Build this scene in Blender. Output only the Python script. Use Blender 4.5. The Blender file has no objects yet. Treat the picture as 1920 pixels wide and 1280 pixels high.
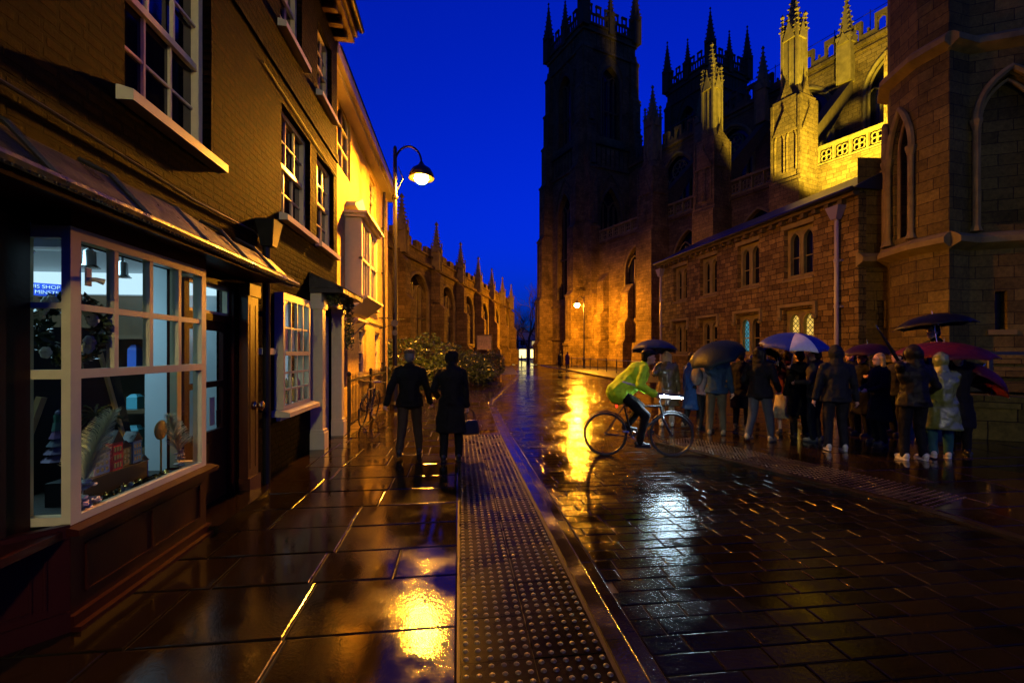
import bpy, math, random
from mathutils import Vector, Matrix, Euler
R = math.radians
PI = math.pi
rnd = random.Random(11)
S = bpy.context.scene
COL = S.collection

# ------------------------------------------------------------------ survey
# eye 1.65 m above the pavement, 16 mm lens turned 6.74 deg right of the street axis (+Y)
YAW = R(6.74); FPX = 846.0; EYE = 1.65; HOR = 660.0
CS, SN = math.cos(YAW), math.sin(YAW)
def c2w(lat, d, z=0.0):
    return Vector((lat*CS + d*SN, d*CS - lat*SN, z))
def at(px, d, z=0.0):
    return c2w((px-960)*d/FPX, d, z)
def hz(py, d):
    return EYE + (HOR-py)*d/FPX

# ------------------------------------------------------------------ mesh builder
class MB:
    def __init__(s):
        s.v = []; s.f = []; s.mi = []; s.m = 0; s.T = None
    def add(s, vs, fs):
        n = len(s.v)
        if s.T is not None:
            vs = [s.T @ Vector(p) for p in vs]
        s.v.extend([tuple(p) for p in vs])
        for f in fs:
            s.f.append(tuple(i+n for i in f)); s.mi.append(s.m)
    def quad(s, a, b, c, d): s.add([a, b, c, d], [(0, 1, 2, 3)])
    def tri(s, a, b, c): s.add([a, b, c], [(0, 1, 2)])
    def box(s, x0, x1, y0, y1, z0, z1):
        s.add([(x0,y0,z0),(x1,y0,z0),(x1,y1,z0),(x0,y1,z0),(x0,y0,z1),(x1,y0,z1),(x1,y1,z1),(x0,y1,z1)],
              [(0,3,2,1),(4,5,6,7),(0,1,5,4),(1,2,6,5),(2,3,7,6),(3,0,4,7)])
    def taper(s, cx, cy, z0, z1, a0, b0, a1, b1):
        s.add([(cx-a0,cy-b0,z0),(cx+a0,cy-b0,z0),(cx+a0,cy+b0,z0),(cx-a0,cy+b0,z0),
               (cx-a1,cy-b1,z1),(cx+a1,cy-b1,z1),(cx+a1,cy+b1,z1),(cx-a1,cy+b1,z1)],
              [(0,3,2,1),(4,5,6,7),(0,1,5,4),(1,2,6,5),(2,3,7,6),(3,0,4,7)])
    def prism(s, poly, lo, hi, axis='y'):
        # poly: (a,b) pairs; axis y -> (x,z); z -> (x,y); x -> (y,z)
        def P(a, b, c):
            return (a,c,b) if axis == 'y' else (a,b,c) if axis == 'z' else (c,a,b)
        n = len(poly)
        vs = [P(a,b,lo) for a,b in poly] + [P(a,b,hi) for a,b in poly]
        fs = [tuple(range(n))[::-1], tuple(range(n,2*n))] + [(i,(i+1)%n,(i+1)%n+n,i+n) for i in range(n)]
        s.add(vs, fs)
    def tube(s, pts, r, n=8, caps=True, closed=False):
        pts = [Vector(p) for p in pts]; m = len(pts)
        rs = r if isinstance(r, (list, tuple)) else [r]*m
        vs = []; up = None
        for i, p in enumerate(pts):
            if closed: t = pts[(i+1)%m]-pts[i-1]
            else: t = (pts[min(i+1,m-1)]-pts[max(i-1,0)])
            if t.length < 1e-9: t = Vector((0,0,1))
            t.normalize()
            if up is None:
                up = Vector((0,0,1)) if abs(t.z) < .9 else Vector((1,0,0))
            a = t.cross(up)
            if a.length < 1e-5: a = t.cross(Vector((1,.3,0)))
            a.normalize(); b = a.cross(t).normalized(); up = b
            for k in range(n):
                q = 2*PI*k/n
                vs.append(p + (a*math.cos(q)+b*math.sin(q))*rs[i])
        fs = []
        for i in range(m if closed else m-1):
            j = (i+1) % m
            for k in range(n):
                l = (k+1) % n
                fs.append((i*n+k, i*n+l, j*n+l, j*n+k))
        if caps and not closed:
            fs.append(tuple(range(n))[::-1]); fs.append(tuple((m-1)*n+k for k in range(n)))
        s.add(vs, fs)
    def lathe(s, prof, n=16, c=(0,0,0)):
        vs = []; fs = []
        for r, z in prof:
            for k in range(n):
                q = 2*PI*k/n
                vs.append((c[0]+r*math.cos(q), c[1]+r*math.sin(q), c[2]+z))
        for i in range(len(prof)-1):
            for k in range(n):
                l = (k+1) % n
                fs.append((i*n+k, i*n+l, (i+1)*n+l, (i+1)*n+k))
        fs.append(tuple(range(n))[::-1]); fs.append(tuple((len(prof)-1)*n+k for k in range(n)))
        s.add(vs, fs)
    def ell(s, c, r, n=12, m=8, rot=None):
        c = Vector(c); vs = [(0,0,-1)]; fs = []
        for i in range(1, m):
            t = -PI/2 + PI*i/m
            for k in range(n):
                q = 2*PI*k/n
                vs.append((math.cos(t)*math.cos(q), math.cos(t)*math.sin(q), math.sin(t)))
        vs.append((0,0,1))
        for k in range(n):
            fs.append((0, 1+(k+1)%n, 1+k))
            fs.append((len(vs)-1, 1+(m-2)*n+k, 1+(m-2)*n+(k+1)%n))
        for i in range(m-2):
            for k in range(n):
                l = (k+1) % n
                fs.append((1+i*n+k, 1+i*n+l, 1+(i+1)*n+l, 1+(i+1)*n+k))
        out = []
        for p in vs:
            q = Vector((p[0]*r[0], p[1]*r[1], p[2]*r[2]))
            if rot is not None: q = rot @ q
            out.append(c+q)
        s.add(out, fs)
    def cap(s, p0, p1, r0, r1, n=10):
        # tapered limb with round ends
        p0 = Vector(p0); p1 = Vector(p1); t = p1-p0
        if t.length < 1e-6: return
        d = t.normalized(); pts = []; rs = []
        for a in (-75, -45, -15): pts.append(p0+d*(r0*math.sin(R(a)))); rs.append(r0*math.cos(R(a)))
        for a in (15, 45, 75): pts.append(p1+d*(r1*math.sin(R(a)))); rs.append(r1*math.cos(R(a)))
        s.tube(pts, rs, n)
    def build(s, name, mats, parent=None, smooth=False, loc=None, rz=None):
        me = bpy.data.meshes.new(name)
        me.from_pydata(s.v, [], s.f)
        mats = mats if isinstance(mats, (list, tuple)) else [mats]
        for m in mats: me.materials.append(m)
        if len(mats) > 1: me.polygons.foreach_set('material_index', s.mi)
        if smooth: me.polygons.foreach_set('use_smooth', [True]*len(s.f))
        sf = getattr(s,'smooth_from',None)
        if sf is not None: me.polygons.foreach_set('use_smooth', [i >= sf for i in range(len(s.f))])
        uvl = me.uv_layers.new(name='UVMap')
        uv = [0.0]*(2*len(me.loops)); V = s.v
        for p in me.polygons:
            nx, ny, nz = (abs(c) for c in p.normal)
            ax = 0 if (nx >= ny and nx >= nz) else (1 if ny >= nz else 2)
            for li in p.loop_indices:
                q = V[me.loops[li].vertex_index]
                a, b = ((q[1], q[2]), (q[0], q[2]), (q[0], q[1]))[ax]
                uv[2*li] = a; uv[2*li+1] = b
        uvl.data.foreach_set('uv', uv)
        me.update()
        o = bpy.data.objects.new(name, me); COL.objects.link(o)
        if parent is not None: o.parent = parent
        if loc is not None: o.location = loc
        if rz is not None: o.rotation_euler = (0,0,rz)
        return o

def tag(o, label=None, cat=None, group=None, kind=None):
    if label: o['label'] = label
    if cat: o['category'] = cat
    if group: o['group'] = group
    if kind: o['kind'] = kind
    return o
def thing(name, label, cat, loc=(0,0,0), rz=0.0, group=None):
    o = bpy.data.objects.new(name, None); COL.objects.link(o)
    o.empty_display_size = .2
    o.location = loc; o.rotation_euler = (0,0,rz)
    return tag(o, label, cat, group)
def kids(o): return [c for c in bpy.data.objects if c.parent == o]
def dup(root, loc=None, rz=None, label=None, group=None):
    r = root.copy(); COL.objects.link(r)
    if loc is not None: r.location = loc
    if rz is not None: r.rotation_euler = (0,0,rz)
    if label: r['label'] = label
    if group: r['group'] = group
    for ch in kids(root):
        c = ch.copy(); COL.objects.link(c); c.parent = r
        for g in kids(ch):
            d = g.copy(); COL.objects.link(d); d.parent = c
    return r

# ------------------------------------------------------------------ materials
class NT:
    def __init__(s, name):
        s.mat = bpy.data.materials.new(name); s.mat.use_nodes = True
        s.t = s.mat.node_tree; s.n = s.t.nodes; s.l = s.t.links
        s.n.clear()
        s.out = s.n.new('ShaderNodeOutputMaterial')
    def new(s, typ, **kw):
        nd = s.n.new(typ)
        for k, v in kw.items():
            if k.startswith('_'): setattr(nd, k[1:], v)
            else:
                key = int(k[1:]) if k[0] == 'i' and k[1:].isdigit() else k.replace('__', ' ')
                sock = nd.inputs[key]
                if hasattr(v, 'is_output'): s.l.new(v, sock)
                else: sock.default_value = v
        return nd
    def link(s, a, b): s.l.new(a, b)
def c4(c): return (c[0], c[1], c[2], 1.0)

def pbr(name, col, rough=.6, metal=0.0, noise=0.0, nscale=8.0, bump=0.0, bscale=40.0, spec=.5, coat=0.0, rvar=0.0):
    t = NT(name)
    p = t.new('ShaderNodeBsdfPrincipled', Roughness=rough, Metallic=metal)
    p.inputs['Base Color'].default_value = c4(col)
    p.inputs['Specular IOR Level'].default_value = spec
    p.inputs['Coat Weight'].default_value = coat
    tc = t.new('ShaderNodeTexCoord')
    if noise or rvar:
        nz = t.new('ShaderNodeTexNoise', Vector=tc.outputs['Object'], Scale=nscale, Detail=5.0)
        if noise:
            mx = t.new('ShaderNodeMix', _data_type='RGBA', _blend_type='MIX')
            t.link(nz.outputs['Fac'], mx.inputs[0])
            mx.inputs[6].default_value = c4([c*(1-noise) for c in col])
            mx.inputs[7].default_value = c4([min(1,c*(1+noise)) for c in col])
            t.link(mx.outputs[2], p.inputs['Base Color'])
        if rvar:
            mr = t.new('ShaderNodeMapRange', Value=nz.outputs['Fac'])
            mr.inputs['From Min'].default_value = .35; mr.inputs['From Max'].default_value = .65
            mr.inputs['To Min'].default_value = max(.02, rough-rvar); mr.inputs['To Max'].default_value = min(1, rough+rvar)
            t.link(mr.outputs[0], p.inputs['Roughness'])
    if bump:
        nb = t.new('ShaderNodeTexNoise', Vector=tc.outputs['Object'], Scale=bscale, Detail=6.0)
        b = t.new('ShaderNodeBump', Strength=bump, Distance=.02, Height=nb.outputs['Fac'])
        t.link(b.outputs[0], p.inputs['Normal'])
    t.link(p.outputs[0], t.out.inputs[0])
    return t.mat

def masonry(name, c1, c2, mortar, bw, rh, ms=.012, rough=.75, wob=.02, bump=.6, stain=.5, patch=None, bdist=.03, spec=.06, g0=.5, g1=1.35):
    t = NT(name)
    uv = t.new('ShaderNodeUVMap')
    tc = t.new('ShaderNodeTexCoord')
    nz = t.new('ShaderNodeTexNoise', Vector=uv.outputs[0], Scale=3.0/max(bw,.2), Detail=4.0)
    sub = t.new('ShaderNodeVectorMath', _operation='SUBTRACT', i0=nz.outputs['Color'])
    sub.inputs[1].default_value = (.5,.5,.5)
    scl = t.new('ShaderNodeVectorMath', _operation='SCALE', i0=sub.outputs[0]); scl.inputs['Scale'].default_value = wob
    add = t.new('ShaderNodeVectorMath', _operation='ADD', i0=uv.outputs[0], i1=scl.outputs[0])
    br = t.new('ShaderNodeTexBrick', Vector=add.outputs[0], Scale=1.0)
    br.offset_frequency = 2; br.squash_frequency = 3; br.squash = .8
    br.inputs['Color1'].default_value = c4(c1); br.inputs['Color2'].default_value = c4(c2); br.inputs['Mortar'].default_value = c4(mortar)
    br.inputs['Mortar Size'].default_value = ms; br.inputs['Mortar Smooth'].default_value = .3; br.inputs['Bias'].default_value = -.1
    br.inputs['Brick Width'].default_value = bw; br.inputs['Row Height'].default_value = rh
    n2 = t.new('ShaderNodeTexNoise', Vector=tc.outputs['Object'], Scale=.55, Detail=8.0, Roughness=.65)
    rp = t.new('ShaderNodeValToRGB', Fac=n2.outputs['Fac'])
    rp.color_ramp.elements[0].position = .3; rp.color_ramp.elements[0].color = c4([1-stain]*3)
    rp.color_ramp.elements[1].position = .62; rp.color_ramp.elements[1].color = (1.15,1.1,1.05,1)
    mx = t.new('ShaderNodeMix', _data_type='RGBA', _blend_type='MULTIPLY'); mx.inputs[0].default_value = 1
    t.link(br.outputs['Color'], mx.inputs[6]); t.link(rp.outputs[0], mx.inputs[7])
    n3 = t.new('ShaderNodeTexNoise', Vector=tc.outputs['Object'], Scale=9.0, Detail=8.0, Roughness=.7)
    rp3 = t.new('ShaderNodeValToRGB', Fac=n3.outputs['Fac'])
    rp3.color_ramp.elements[0].position = .25; rp3.color_ramp.elements[0].color = (g0,g0,g0,1)
    rp3.color_ramp.elements[1].position = .75; rp3.color_ramp.elements[1].color = (g1,g1*.96,g1*.92,1)
    mx2 = t.new('ShaderNodeMix', _data_type='RGBA', _blend_type='MULTIPLY'); mx2.inputs[0].default_value = 1
    t.link(mx.outputs[2], mx2.inputs[6]); t.link(rp3.outputs[0], mx2.inputs[7])
    p = t.new('ShaderNodeBsdfPrincipled', Roughness=rough)
    p.inputs['Specular IOR Level'].default_value = spec
    t.link(mx2.outputs[2], p.inputs['Base Color'])
    mh = t.new('ShaderNodeMath', _operation='MULTIPLY', i0=n3.outputs['Fac']); mh.inputs[1].default_value = .6
    sb = t.new('ShaderNodeMath', _operation='SUBTRACT', i0=mh.outputs[0], i1=br.outputs['Fac'])
    b = t.new('ShaderNodeBump', Strength=bump, Distance=bdist, Height=sb.outputs[0])
    t.link(b.outputs[0], p.inputs['Normal'])
    t.link(p.outputs[0], t.out.inputs[0])
    return t.mat

def wet(name, col, r0=.06, r1=.3, bump=.25, bscale=22.0, nscale=1.6, dist=.01, cvar=.4, spec=.5, fine=90.0):
    t = NT(name)
    geo = t.new('ShaderNodeNewGeometry'); tc = t.new('ShaderNodeTexCoord')
    pos = tc.outputs['Object']
    n1 = t.new('ShaderNodeTexNoise', Vector=pos, Scale=nscale, Detail=5.0, Roughness=.6)
    mr = t.new('ShaderNodeMapRange', Value=n1.outputs['Fac'])
    mr.inputs['From Min'].default_value = .38; mr.inputs['From Max'].default_value = .62
    mr.inputs['To Min'].default_value = r0; mr.inputs['To Max'].default_value = r1
    ri = geo.outputs['Random Per Island']
    mv = t.new('ShaderNodeMapRange', Value=ri); mv.inputs['To Min'].default_value = 1-cvar; mv.inputs['To Max'].default_value = 1+cvar
    n3 = t.new('ShaderNodeTexNoise', Vector=pos, Scale=7.0, Detail=7.0, Roughness=.7)
    m3 = t.new('ShaderNodeMapRange', Value=n3.outputs['Fac']); m3.inputs['To Min'].default_value = .45; m3.inputs['To Max'].default_value = 1.55
    mm = t.new('ShaderNodeMath', _operation='MULTIPLY', i0=mv.outputs[0], i1=m3.outputs[0])
    cm = t.new('ShaderNodeVectorMath', _operation='SCALE'); cm.inputs[0].default_value = col
    t.link(mm.outputs[0], cm.inputs['Scale'])
    p = t.new('ShaderNodeBsdfPrincipled', Roughness=mr.outputs[0])
    p.inputs['Specular IOR Level'].default_value = spec
    t.link(cm.outputs[0], p.inputs['Base Color'])
    n2 = t.new('ShaderNodeTexNoise', Vector=pos, Scale=bscale, Detail=3.0, Roughness=.55)
    n4 = t.new('ShaderNodeTexNoise', Vector=pos, Scale=fine, Detail=2.0)
    fa = t.new('ShaderNodeMath', _operation='MULTIPLY_ADD', i0=n4.outputs['Fac'], i2=n2.outputs['Fac']); fa.inputs[1].default_value = .55
    # rougher where the water film is thin
    bs = t.new('ShaderNodeMapRange', Value=n1.outputs['Fac'])
    bs.inputs['From Min'].default_value = .4; bs.inputs['From Max'].default_value = .6
    bs.inputs['To Min'].default_value = bump*.25; bs.inputs['To Max'].default_value = bump
    b = t.new('ShaderNodeBump', Strength=bs.outputs[0], Distance=dist, Height=fa.outputs[0])
    t.link(b.outputs[0], p.inputs['Normal'])
    t.link(p.outputs[0], t.out.inputs[0])
    return t.mat

def glass(name, tint=(1,1,1), ior=1.45, dark=0.0):
    t = NT(name)
    tr = t.new('ShaderNodeBsdfTransparent'); tr.inputs[0].default_value = c4(tint)
    gl = t.new('ShaderNodeBsdfGlossy', Roughness=.02)
    fr = t.new('ShaderNodeFresnel', IOR=ior)
    mx = t.new('ShaderNodeMixShader'); t.link(fr.outputs[0], mx.inputs[0]); t.link(tr.outputs[0], mx.inputs[1]); t.link(gl.outputs[0], mx.inputs[2])
    t.link(mx.outputs[0], t.out.inputs[0])
    return t.mat
def emit(name, col, strength):
    t = NT(name)
    e = t.new('ShaderNodeEmission', Strength=strength); e.inputs[0].default_value = c4(col)
    t.link(e.outputs[0], t.out.inputs[0]); return t.mat
def leaded(name, col, strength, cell=.13):
    # lit leaded glazing: diamond lead cames over glowing panes
    t = NT(name)
    uv = t.new('ShaderNodeUVMap')
    mp = t.new('ShaderNodeMapping', Vector=uv.outputs[0]); mp.inputs['Rotation'].default_value = (0,0,R(45)); mp.inputs['Scale'].default_value = (1/cell,1/cell,1)
    br = t.new('ShaderNodeTexBrick', Vector=mp.outputs[0], Scale=1.0); br.offset = 0
    br.inputs['Color1'].default_value = c4(col); br.inputs['Color2'].default_value = c4([c*.55 for c in col]); br.inputs['Mortar'].default_value = (0.01,0.01,0.01,1)
    br.inputs['Mortar Size'].default_value = .09; br.inputs['Brick Width'].default_value = 1; br.inputs['Row Height'].default_value = 1
    e = t.new('ShaderNodeEmission', Strength=strength); t.link(br.outputs['Color'], e.inputs[0])
    g = t.new('ShaderNodeBsdfGlossy', Roughness=.1); g.inputs[0].default_value = (.05,.05,.05,1)
    a = t.new('ShaderNodeAddShader'); t.link(e.outputs[0], a.inputs[0]); t.link(g.outputs[0], a.inputs[1])
    t.link(a.outputs[0], t.out.inputs[0]); return t.mat
def leafy(name, c1, c2, rough=.35):
    t = NT(name)
    geo = t.new('ShaderNodeNewGeometry')
    mx = t.new('ShaderNodeMix', _data_type='RGBA'); t.link(geo.outputs['Random Per Island'], mx.inputs[0])
    mx.inputs[6].default_value = c4(c1); mx.inputs[7].default_value = c4(c2)
    p = t.new('ShaderNodeBsdfPrincipled', Roughness=rough); t.link(mx.outputs[2], p.inputs['Base Color'])
    t.link(p.outputs[0], t.out.inputs[0]); return t.mat
def cloth(name, col, rough=.75, sheen=.0, spec=.12):
    return pbr(name, [c*.6 for c in col] if max(col) < .04 else col, rough, noise=.3, nscale=14, bump=.35, bscale=22, spec=spec)

M = {}
M['brick'] = masonry('brick_wall', (.013,.0055,.0009), (.0022,.001,.0003), (.0008,.0006,.0004), .225, .078, .016, .7, .02, 1.0, .7, bdist=.05, spec=.03, g0=.1, g1=1.9)
M['plaster'] = masonry('cream_render', (.68,.52,.16), (.62,.47,.14), (.64,.49,.15), 2.4, 1.6, .002, .55, .02, .3, .3)
M['lime'] = masonry('minster_stone', (.21,.155,.038), (.13,.095,.022), (.05,.036,.012), .62, .3, .010, .8, .05, .7, .6)
M['rubble'] = masonry('annex_stone', (.26,.19,.035), (.09,.06,.011), (.03,.021,.008), .46, .24, .013, .75, .09, .9, .5)
M['ashlar'] = masonry('transept_stone', (.17,.14,.022), (.09,.07,.012), (.035,.027,.009), .85, .36, .011, .7, .03, .7, .45)
M['dressed'] = pbr('dressed_stone', (.22,.17,.035), .75, spec=.08, noise=.6, nscale=2.6, bump=.4, bscale=25)
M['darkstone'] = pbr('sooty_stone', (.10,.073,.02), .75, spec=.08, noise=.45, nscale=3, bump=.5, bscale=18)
M['white'] = pbr('white_gloss_paint', (.62,.54,.33), .3, noise=.12, nscale=12, bump=.08, bscale=60)
M['redpaint'] = pbr('dark_red_paint', (.03,.004,.003), .42, noise=.2, nscale=6, bump=.06, bscale=50, spec=.15)
M['wood'] = pbr('varnished_wood', (.05,.014,.005), .35, noise=.35, nscale=9, bump=.15, bscale=35)
M['pine'] = pbr('pale_timber', (.42,.27,.10), .5, noise=.25, nscale=10)
M['lead'] = pbr('lead_sheet', (.024,.021,.017), .38, metal=.1, noise=.3, nscale=5, bump=.45, bscale=14, rvar=.12)
M['slate'] = pbr('wet_slate', (.035,.035,.04), .3, noise=.4, nscale=6, bump=.4, bscale=9)
M['iron'] = pbr('black_iron', (.012,.011,.01), .35, metal=.3, bump=.1, bscale=60)
M['brass'] = pbr('worn_brass', (.6,.38,.12), .25, metal=1)
M['steel'] = pbr('brushed_steel', (.5,.5,.5), .25, metal=1)
M['signgrey'] = pbr('grey_sign_back', (.10,.09,.07), .5)
M['black'] = pbr('matt_black', (.008,.008,.008), .6)
M['rubber'] = pbr('tyre_rubber', (.012,.012,.012), .55)
M['darkglass'] = pbr('dark_window_glass', (.004,.004,.006), .04, bump=.02, bscale=3, spec=.6)
M['glass'] = glass('clear_glass')
M['churchglass'] = pbr('old_leaded_glass', (.006,.006,.009), .15, bump=.5, bscale=30, spec=.4)
M['pave'] = wet('wet_york_stone', (.011,.0065,.0025), .025, .17, .34, 38.0, 1.3, .0026, .5, spec=.36, fine=110.0)
M['sett'] = wet('wet_setts', (.006,.004,.0018), .07, .2, .5, 34.0, 1.1, .006, .6, spec=.11, fine=120.0)
M['asphalt'] = wet('wet_asphalt', (.008,.005,.0025), .06, .22, .45, 14.0, .5, .010, .1, spec=.3)
M['tactile'] = wet('wet_tactile_slab', (.007,.0045,.0018), .22, .34, .25, 50.0, 2.2, .004, .3, spec=.02)
M['stud'] = pbr('wet_tactile_stud', (.022,.014,.006), .28, spec=.8)
M['mortar'] = pbr('dark_joint', (.012,.009,.006), .55, spec=.3)
M['kerb'] = wet('wet_kerb_granite', (.014,.010,.006), .08, .25, .4, 30.0, 2.0, .008, .3)
M['soil'] = pbr('dark_soil', (.02,.015,.008), .8, bump=.6, bscale=12)
M['leaf'] = leafy('laurel_leaves', (.035,.06,.012), (.07,.10,.02), .3)
M['leafdark'] = leafy('dark_leaves', (.02,.035,.01), (.04,.06,.015), .35)
M['bark'] = pbr('bark', (.05,.035,.02), .8, bump=.6, bscale=15)
M['skin'] = pbr('skin', (.46,.25,.16), .5, noise=.1, nscale=20)
M['skindark'] = pbr('tanned_skin', (.38,.2,.12), .5, noise=.1, nscale=20)
# ================================================================== GROUND
ROADZ = -0.022
def lerp_line(pts, y):
    if y <= pts[0][1]: return pts[0][0]
    for (x0,y0),(x1,y1) in zip(pts, pts[1:]):
        if y <= y1: return x0+(x1-x0)*(y-y0)/(y1-y0)
    return pts[-1][0]
KL = [(.84,-6),(.84,9.2),(.95,14.7),(4.4,33),(5.6,46),(7.0,60),(8.6,90)]      # left kerb line
KR = [(6.2,-6),(4.95,4.2),(3.7,7.9),(4.6,11),(9.4,23.6),(10.0,40),(10.4,56),(12.2,90)]     # right kerb line
def xl(y): return lerp_line(KL, y)
def xr(y): return lerp_line(KR, y)

g = MB(); g.quad((-200,-60,-.12),(200,-60,-.12),(200,220,-.12),(-200,220,-.12))
tag(g.build('ground', M['soil']), kind='structure')

# road: bedding sheet, setts laid one by one, asphalt farther on
g = MB()
ys = [-6,4.2,7.9,9.2,11,14.7,23.6,28]
for y0,y1 in zip(ys, ys[1:]):
    g.quad((xl(y0),y0,ROADZ-.012),(xr(y0),y0,ROADZ-.012),(xr(y1),y1,ROADZ-.012),(xl(y1),y1,ROADZ-.012))
tag(g.build('road_bedding', M['mortar']), kind='structure')
def slab(mb, c, z, gap, drop, tilt, inset):
    # c: four corners (x,y) counter-clockwise; top face slightly tilted with worn arrises
    cx = sum(p[0] for p in c)/4; cy = sum(p[1] for p in c)/4; rings = []
    ax = rnd.gauss(0,tilt); ay = rnd.gauss(0,tilt); dz = rnd.gauss(0,.0012)
    for ins, dr in ((0,1.0),(.12,.48),(.42,.13),(1.0,0.0)):
        ring = []
        for x,y in c:
            dx = cx-x; dy = cy-y
            gx = math.copysign(min(gap,abs(dx)), dx); gy = math.copysign(min(gap,abs(dy)), dy)
            x2 = x+gx+math.copysign(min(inset*1.5*ins,abs(dx)*.5),dx); y2 = y+gy+math.copysign(min(inset*1.5*ins,abs(dy)*.5),dy)
            ring.append((x2,y2,z-drop*dr+(dz+ax*(x2-cx)+ay*(y2-cy))*(1-dr)))
        rings += ring
    mb.add(rings, [(12,13,14,15)]+[(a*4+k,a*4+(k+1)%4,a*4+4+(k+1)%4,a*4+4+k) for a in range(3) for k in range(4)])
g = MB(); y = -1.2
while y < 27:
    dy = .163 if y < 18 else .2
    a0,a1 = xl(y)+.22, xl(y+dy)+.22; b0,b1 = xr(y)-.02, xr(y+dy)-.02
    x = min(a0,a1)-rnd.random()*.3
    while x < max(b0,b1):
        w = rnd.choice((.24,.3,.36,.42))
        p = [(max(x,a0),y),(min(x+w,b0),y),(min(x+w,b1),y+dy),(max(x,a1),y+dy)]
        if p[1][0]-p[0][0] > .05 or p[2][0]-p[3][0] > .05:
            if p[1][0] < p[0][0]: p[1] = p[0]
            if p[2][0] < p[3][0]: p[2] = p[3]
            slab(g, p, ROADZ, .003, .008, .005, .006)
        x += w
    y += dy
tag(g.build('road', M['sett']), kind='structure')
# smooth channel stones beside the kerb
g = MB(); y = -1.0
while y < 27:
    dy = .9
    slab(g, [(xl(y)+.118,y),(xl(y)+.22,y),(xl(y+dy)+.22,y+dy),(xl(y+dy)+.118,y+dy)], ROADZ+.001, .003, .012, .003, .004)
    y += dy
tag(g.build('road_channel', M['asphalt']), kind='structure')
g = MB()
ys = [27.0,33,40,46,56,60,75,90]
for y0,y1 in zip(ys, ys[1:]):
    g.quad((xl(y0),y0,ROADZ-.006),(xr(y0),y0,ROADZ-.006),(xr(y1),y1,ROADZ-.006),(xl(y1),y1,ROADZ-.006))
g.quad((-40,90,ROADZ-.006),(60,90,ROADZ-.006),(60,140,ROADZ-.006),(-40,140,ROADZ-.006))
tag(g.build('road', M['asphalt']), kind='structure')

# kerbs
g = MB()
def kerb(mb, f, off, w, y0, y1, st):
    y = y0
    while y < y1:
        e = min(y+st, y1)
        xa, xb = f(y)+off, f(e)+off
        za = .006+rnd.gauss(0,.001)
        mb.add([(xa,y+.003,-.1),(xa+w,y+.003,-.1),(xb+w,e-.003,-.1),(xb,e-.003,-.1),
                (xa,y+.003,za),(xa+w-.012,y+.003,za),(xb+w-.012,e-.003,za),(xb,e-.003,za),
                (xa+w,y+.003,za-.014),(xb+w,e-.003,za-.014)],
               [(4,5,6,7),(5,8,9,6),(8,1,2,9),(0,4,7,3),(0,1,8,5,4),(3,7,6,9,2)])
        y = e
kerb(g, xl, -.005, .12, -2, 62, .9)
tag(g.build('kerb', M['kerb']), kind='structure')
g = MB(); kerb(g, xr, -.128, .125, -2, 8.7, .9)
tag(g.build('kerb', M['kerb']), kind='structure')
g = MB()
y = 8.8
while y < 56:
    e = min(y+.9, 56); xa,xb = xr(y),xr(e)
    g.add([(xa-.15,y,-.1),(xa,y,-.1),(xb,e,-.1),(xb-.15,e,-.1),(xa-.15,y,.055),(xa,y,.07),(xb,e,.07),(xb-.15,e,.055)],
          [(4,5,6,7),(0,1,5,4),(2,3,7,6),(3,0,4,7),(1,2,6,5)])
    y = e
tag(g.build('kerb', M['kerb']), kind='structure')

# left pavement of york stone slabs in courses, trimmed round the tactile strip and the kerb
g = MB(); y = -1.5
while y < 33:
    dy = rnd.choice((.42,.5,.56,.64)) if y < 12 else rnd.choice((.6,.8,.9))
    left = -3.3 if y < 16 else -1.2+ (y-16)*.19
    def edge(q): return -.006 if q < 9.0 else xl(q)-.006
    if y < 9.0 < y+dy: dy = 9.0-y
    x = left-rnd.random()*.4
    while True:
        w = rnd.uniform(.45,1.05); e0 = edge(y+1e-4); e1 = edge(y+dy-1e-4)
        if min(e0,e1)-(x+w) < .22: w = 99
        p = [(x,y),(min(x+w,e0),y),(min(x+w,e1),y+dy),(x,y+dy)]
        slab(g, p, 0.0, .004, .015, .0045, .009)
        x += w
        if w > 50: break
    y += dy
tag(g.build('pavement', M['pave']), kind='structure')
g = MB()
for y0,y1 in ((-2,9),(9,14.7),(14.7,33),(33,46),(46,60)):
    g.quad((-12,y0,-.013 if y1 <= 33 else 0),(xl(y0),y0,-.013 if y1 <= 33 else 0),(xl(y1),y1,-.013 if y1 <= 33 else 0),(-12,y1,-.013 if y1 <= 33 else 0))
tag(g.build('pavement_bedding', M['mortar']), kind='structure')

# tactile blister paving
def blisters(mb, n, m, pitch=.0667, slabn=6):
    # local: x 0..n*pitch, y 0..m*pitch
    for i in range(0, n, slabn):
        for j in range(0, m, slabn):
            jn = min(slabn, m-j)
            slab(mb, [(i*pitch,j*pitch),((i+slabn)*pitch,j*pitch),((i+slabn)*pitch,(j+jn)*pitch),(i*pitch,(j+jn)*pitch)], .002, .0015, .012, .003, .0015)
    mb.smooth_from = len(mb.f); mb.m = 1
    for i in range(n):
        for j in range(m):
            cx, cy = (i+.5)*pitch, (j+.5)*pitch; vs = []; NB = 10
            for r, z in ((.0165,.001),(.0148,.0048),(.0105,.0082),(.004,.0096)):
                vs += [(cx+r*math.cos(2*PI*k/NB), cy+r*math.sin(2*PI*k/NB), z) for k in range(NB)]
            fs = [(a*NB+k, a*NB+(k+1)%NB, a*NB+NB+(k+1)%NB, a*NB+NB+k) for a in range(3) for k in range(NB)] + [tuple(range(3*NB,4*NB))]
            mb.add(vs, fs)
g = MB(); blisters(g, 12, 141)
tag(g.build('tactile_paving', [M['tactile'],M['stud']], loc=(.004,-.4,0)), kind='structure')
g = MB(); blisters(g, 12, 60)
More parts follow.
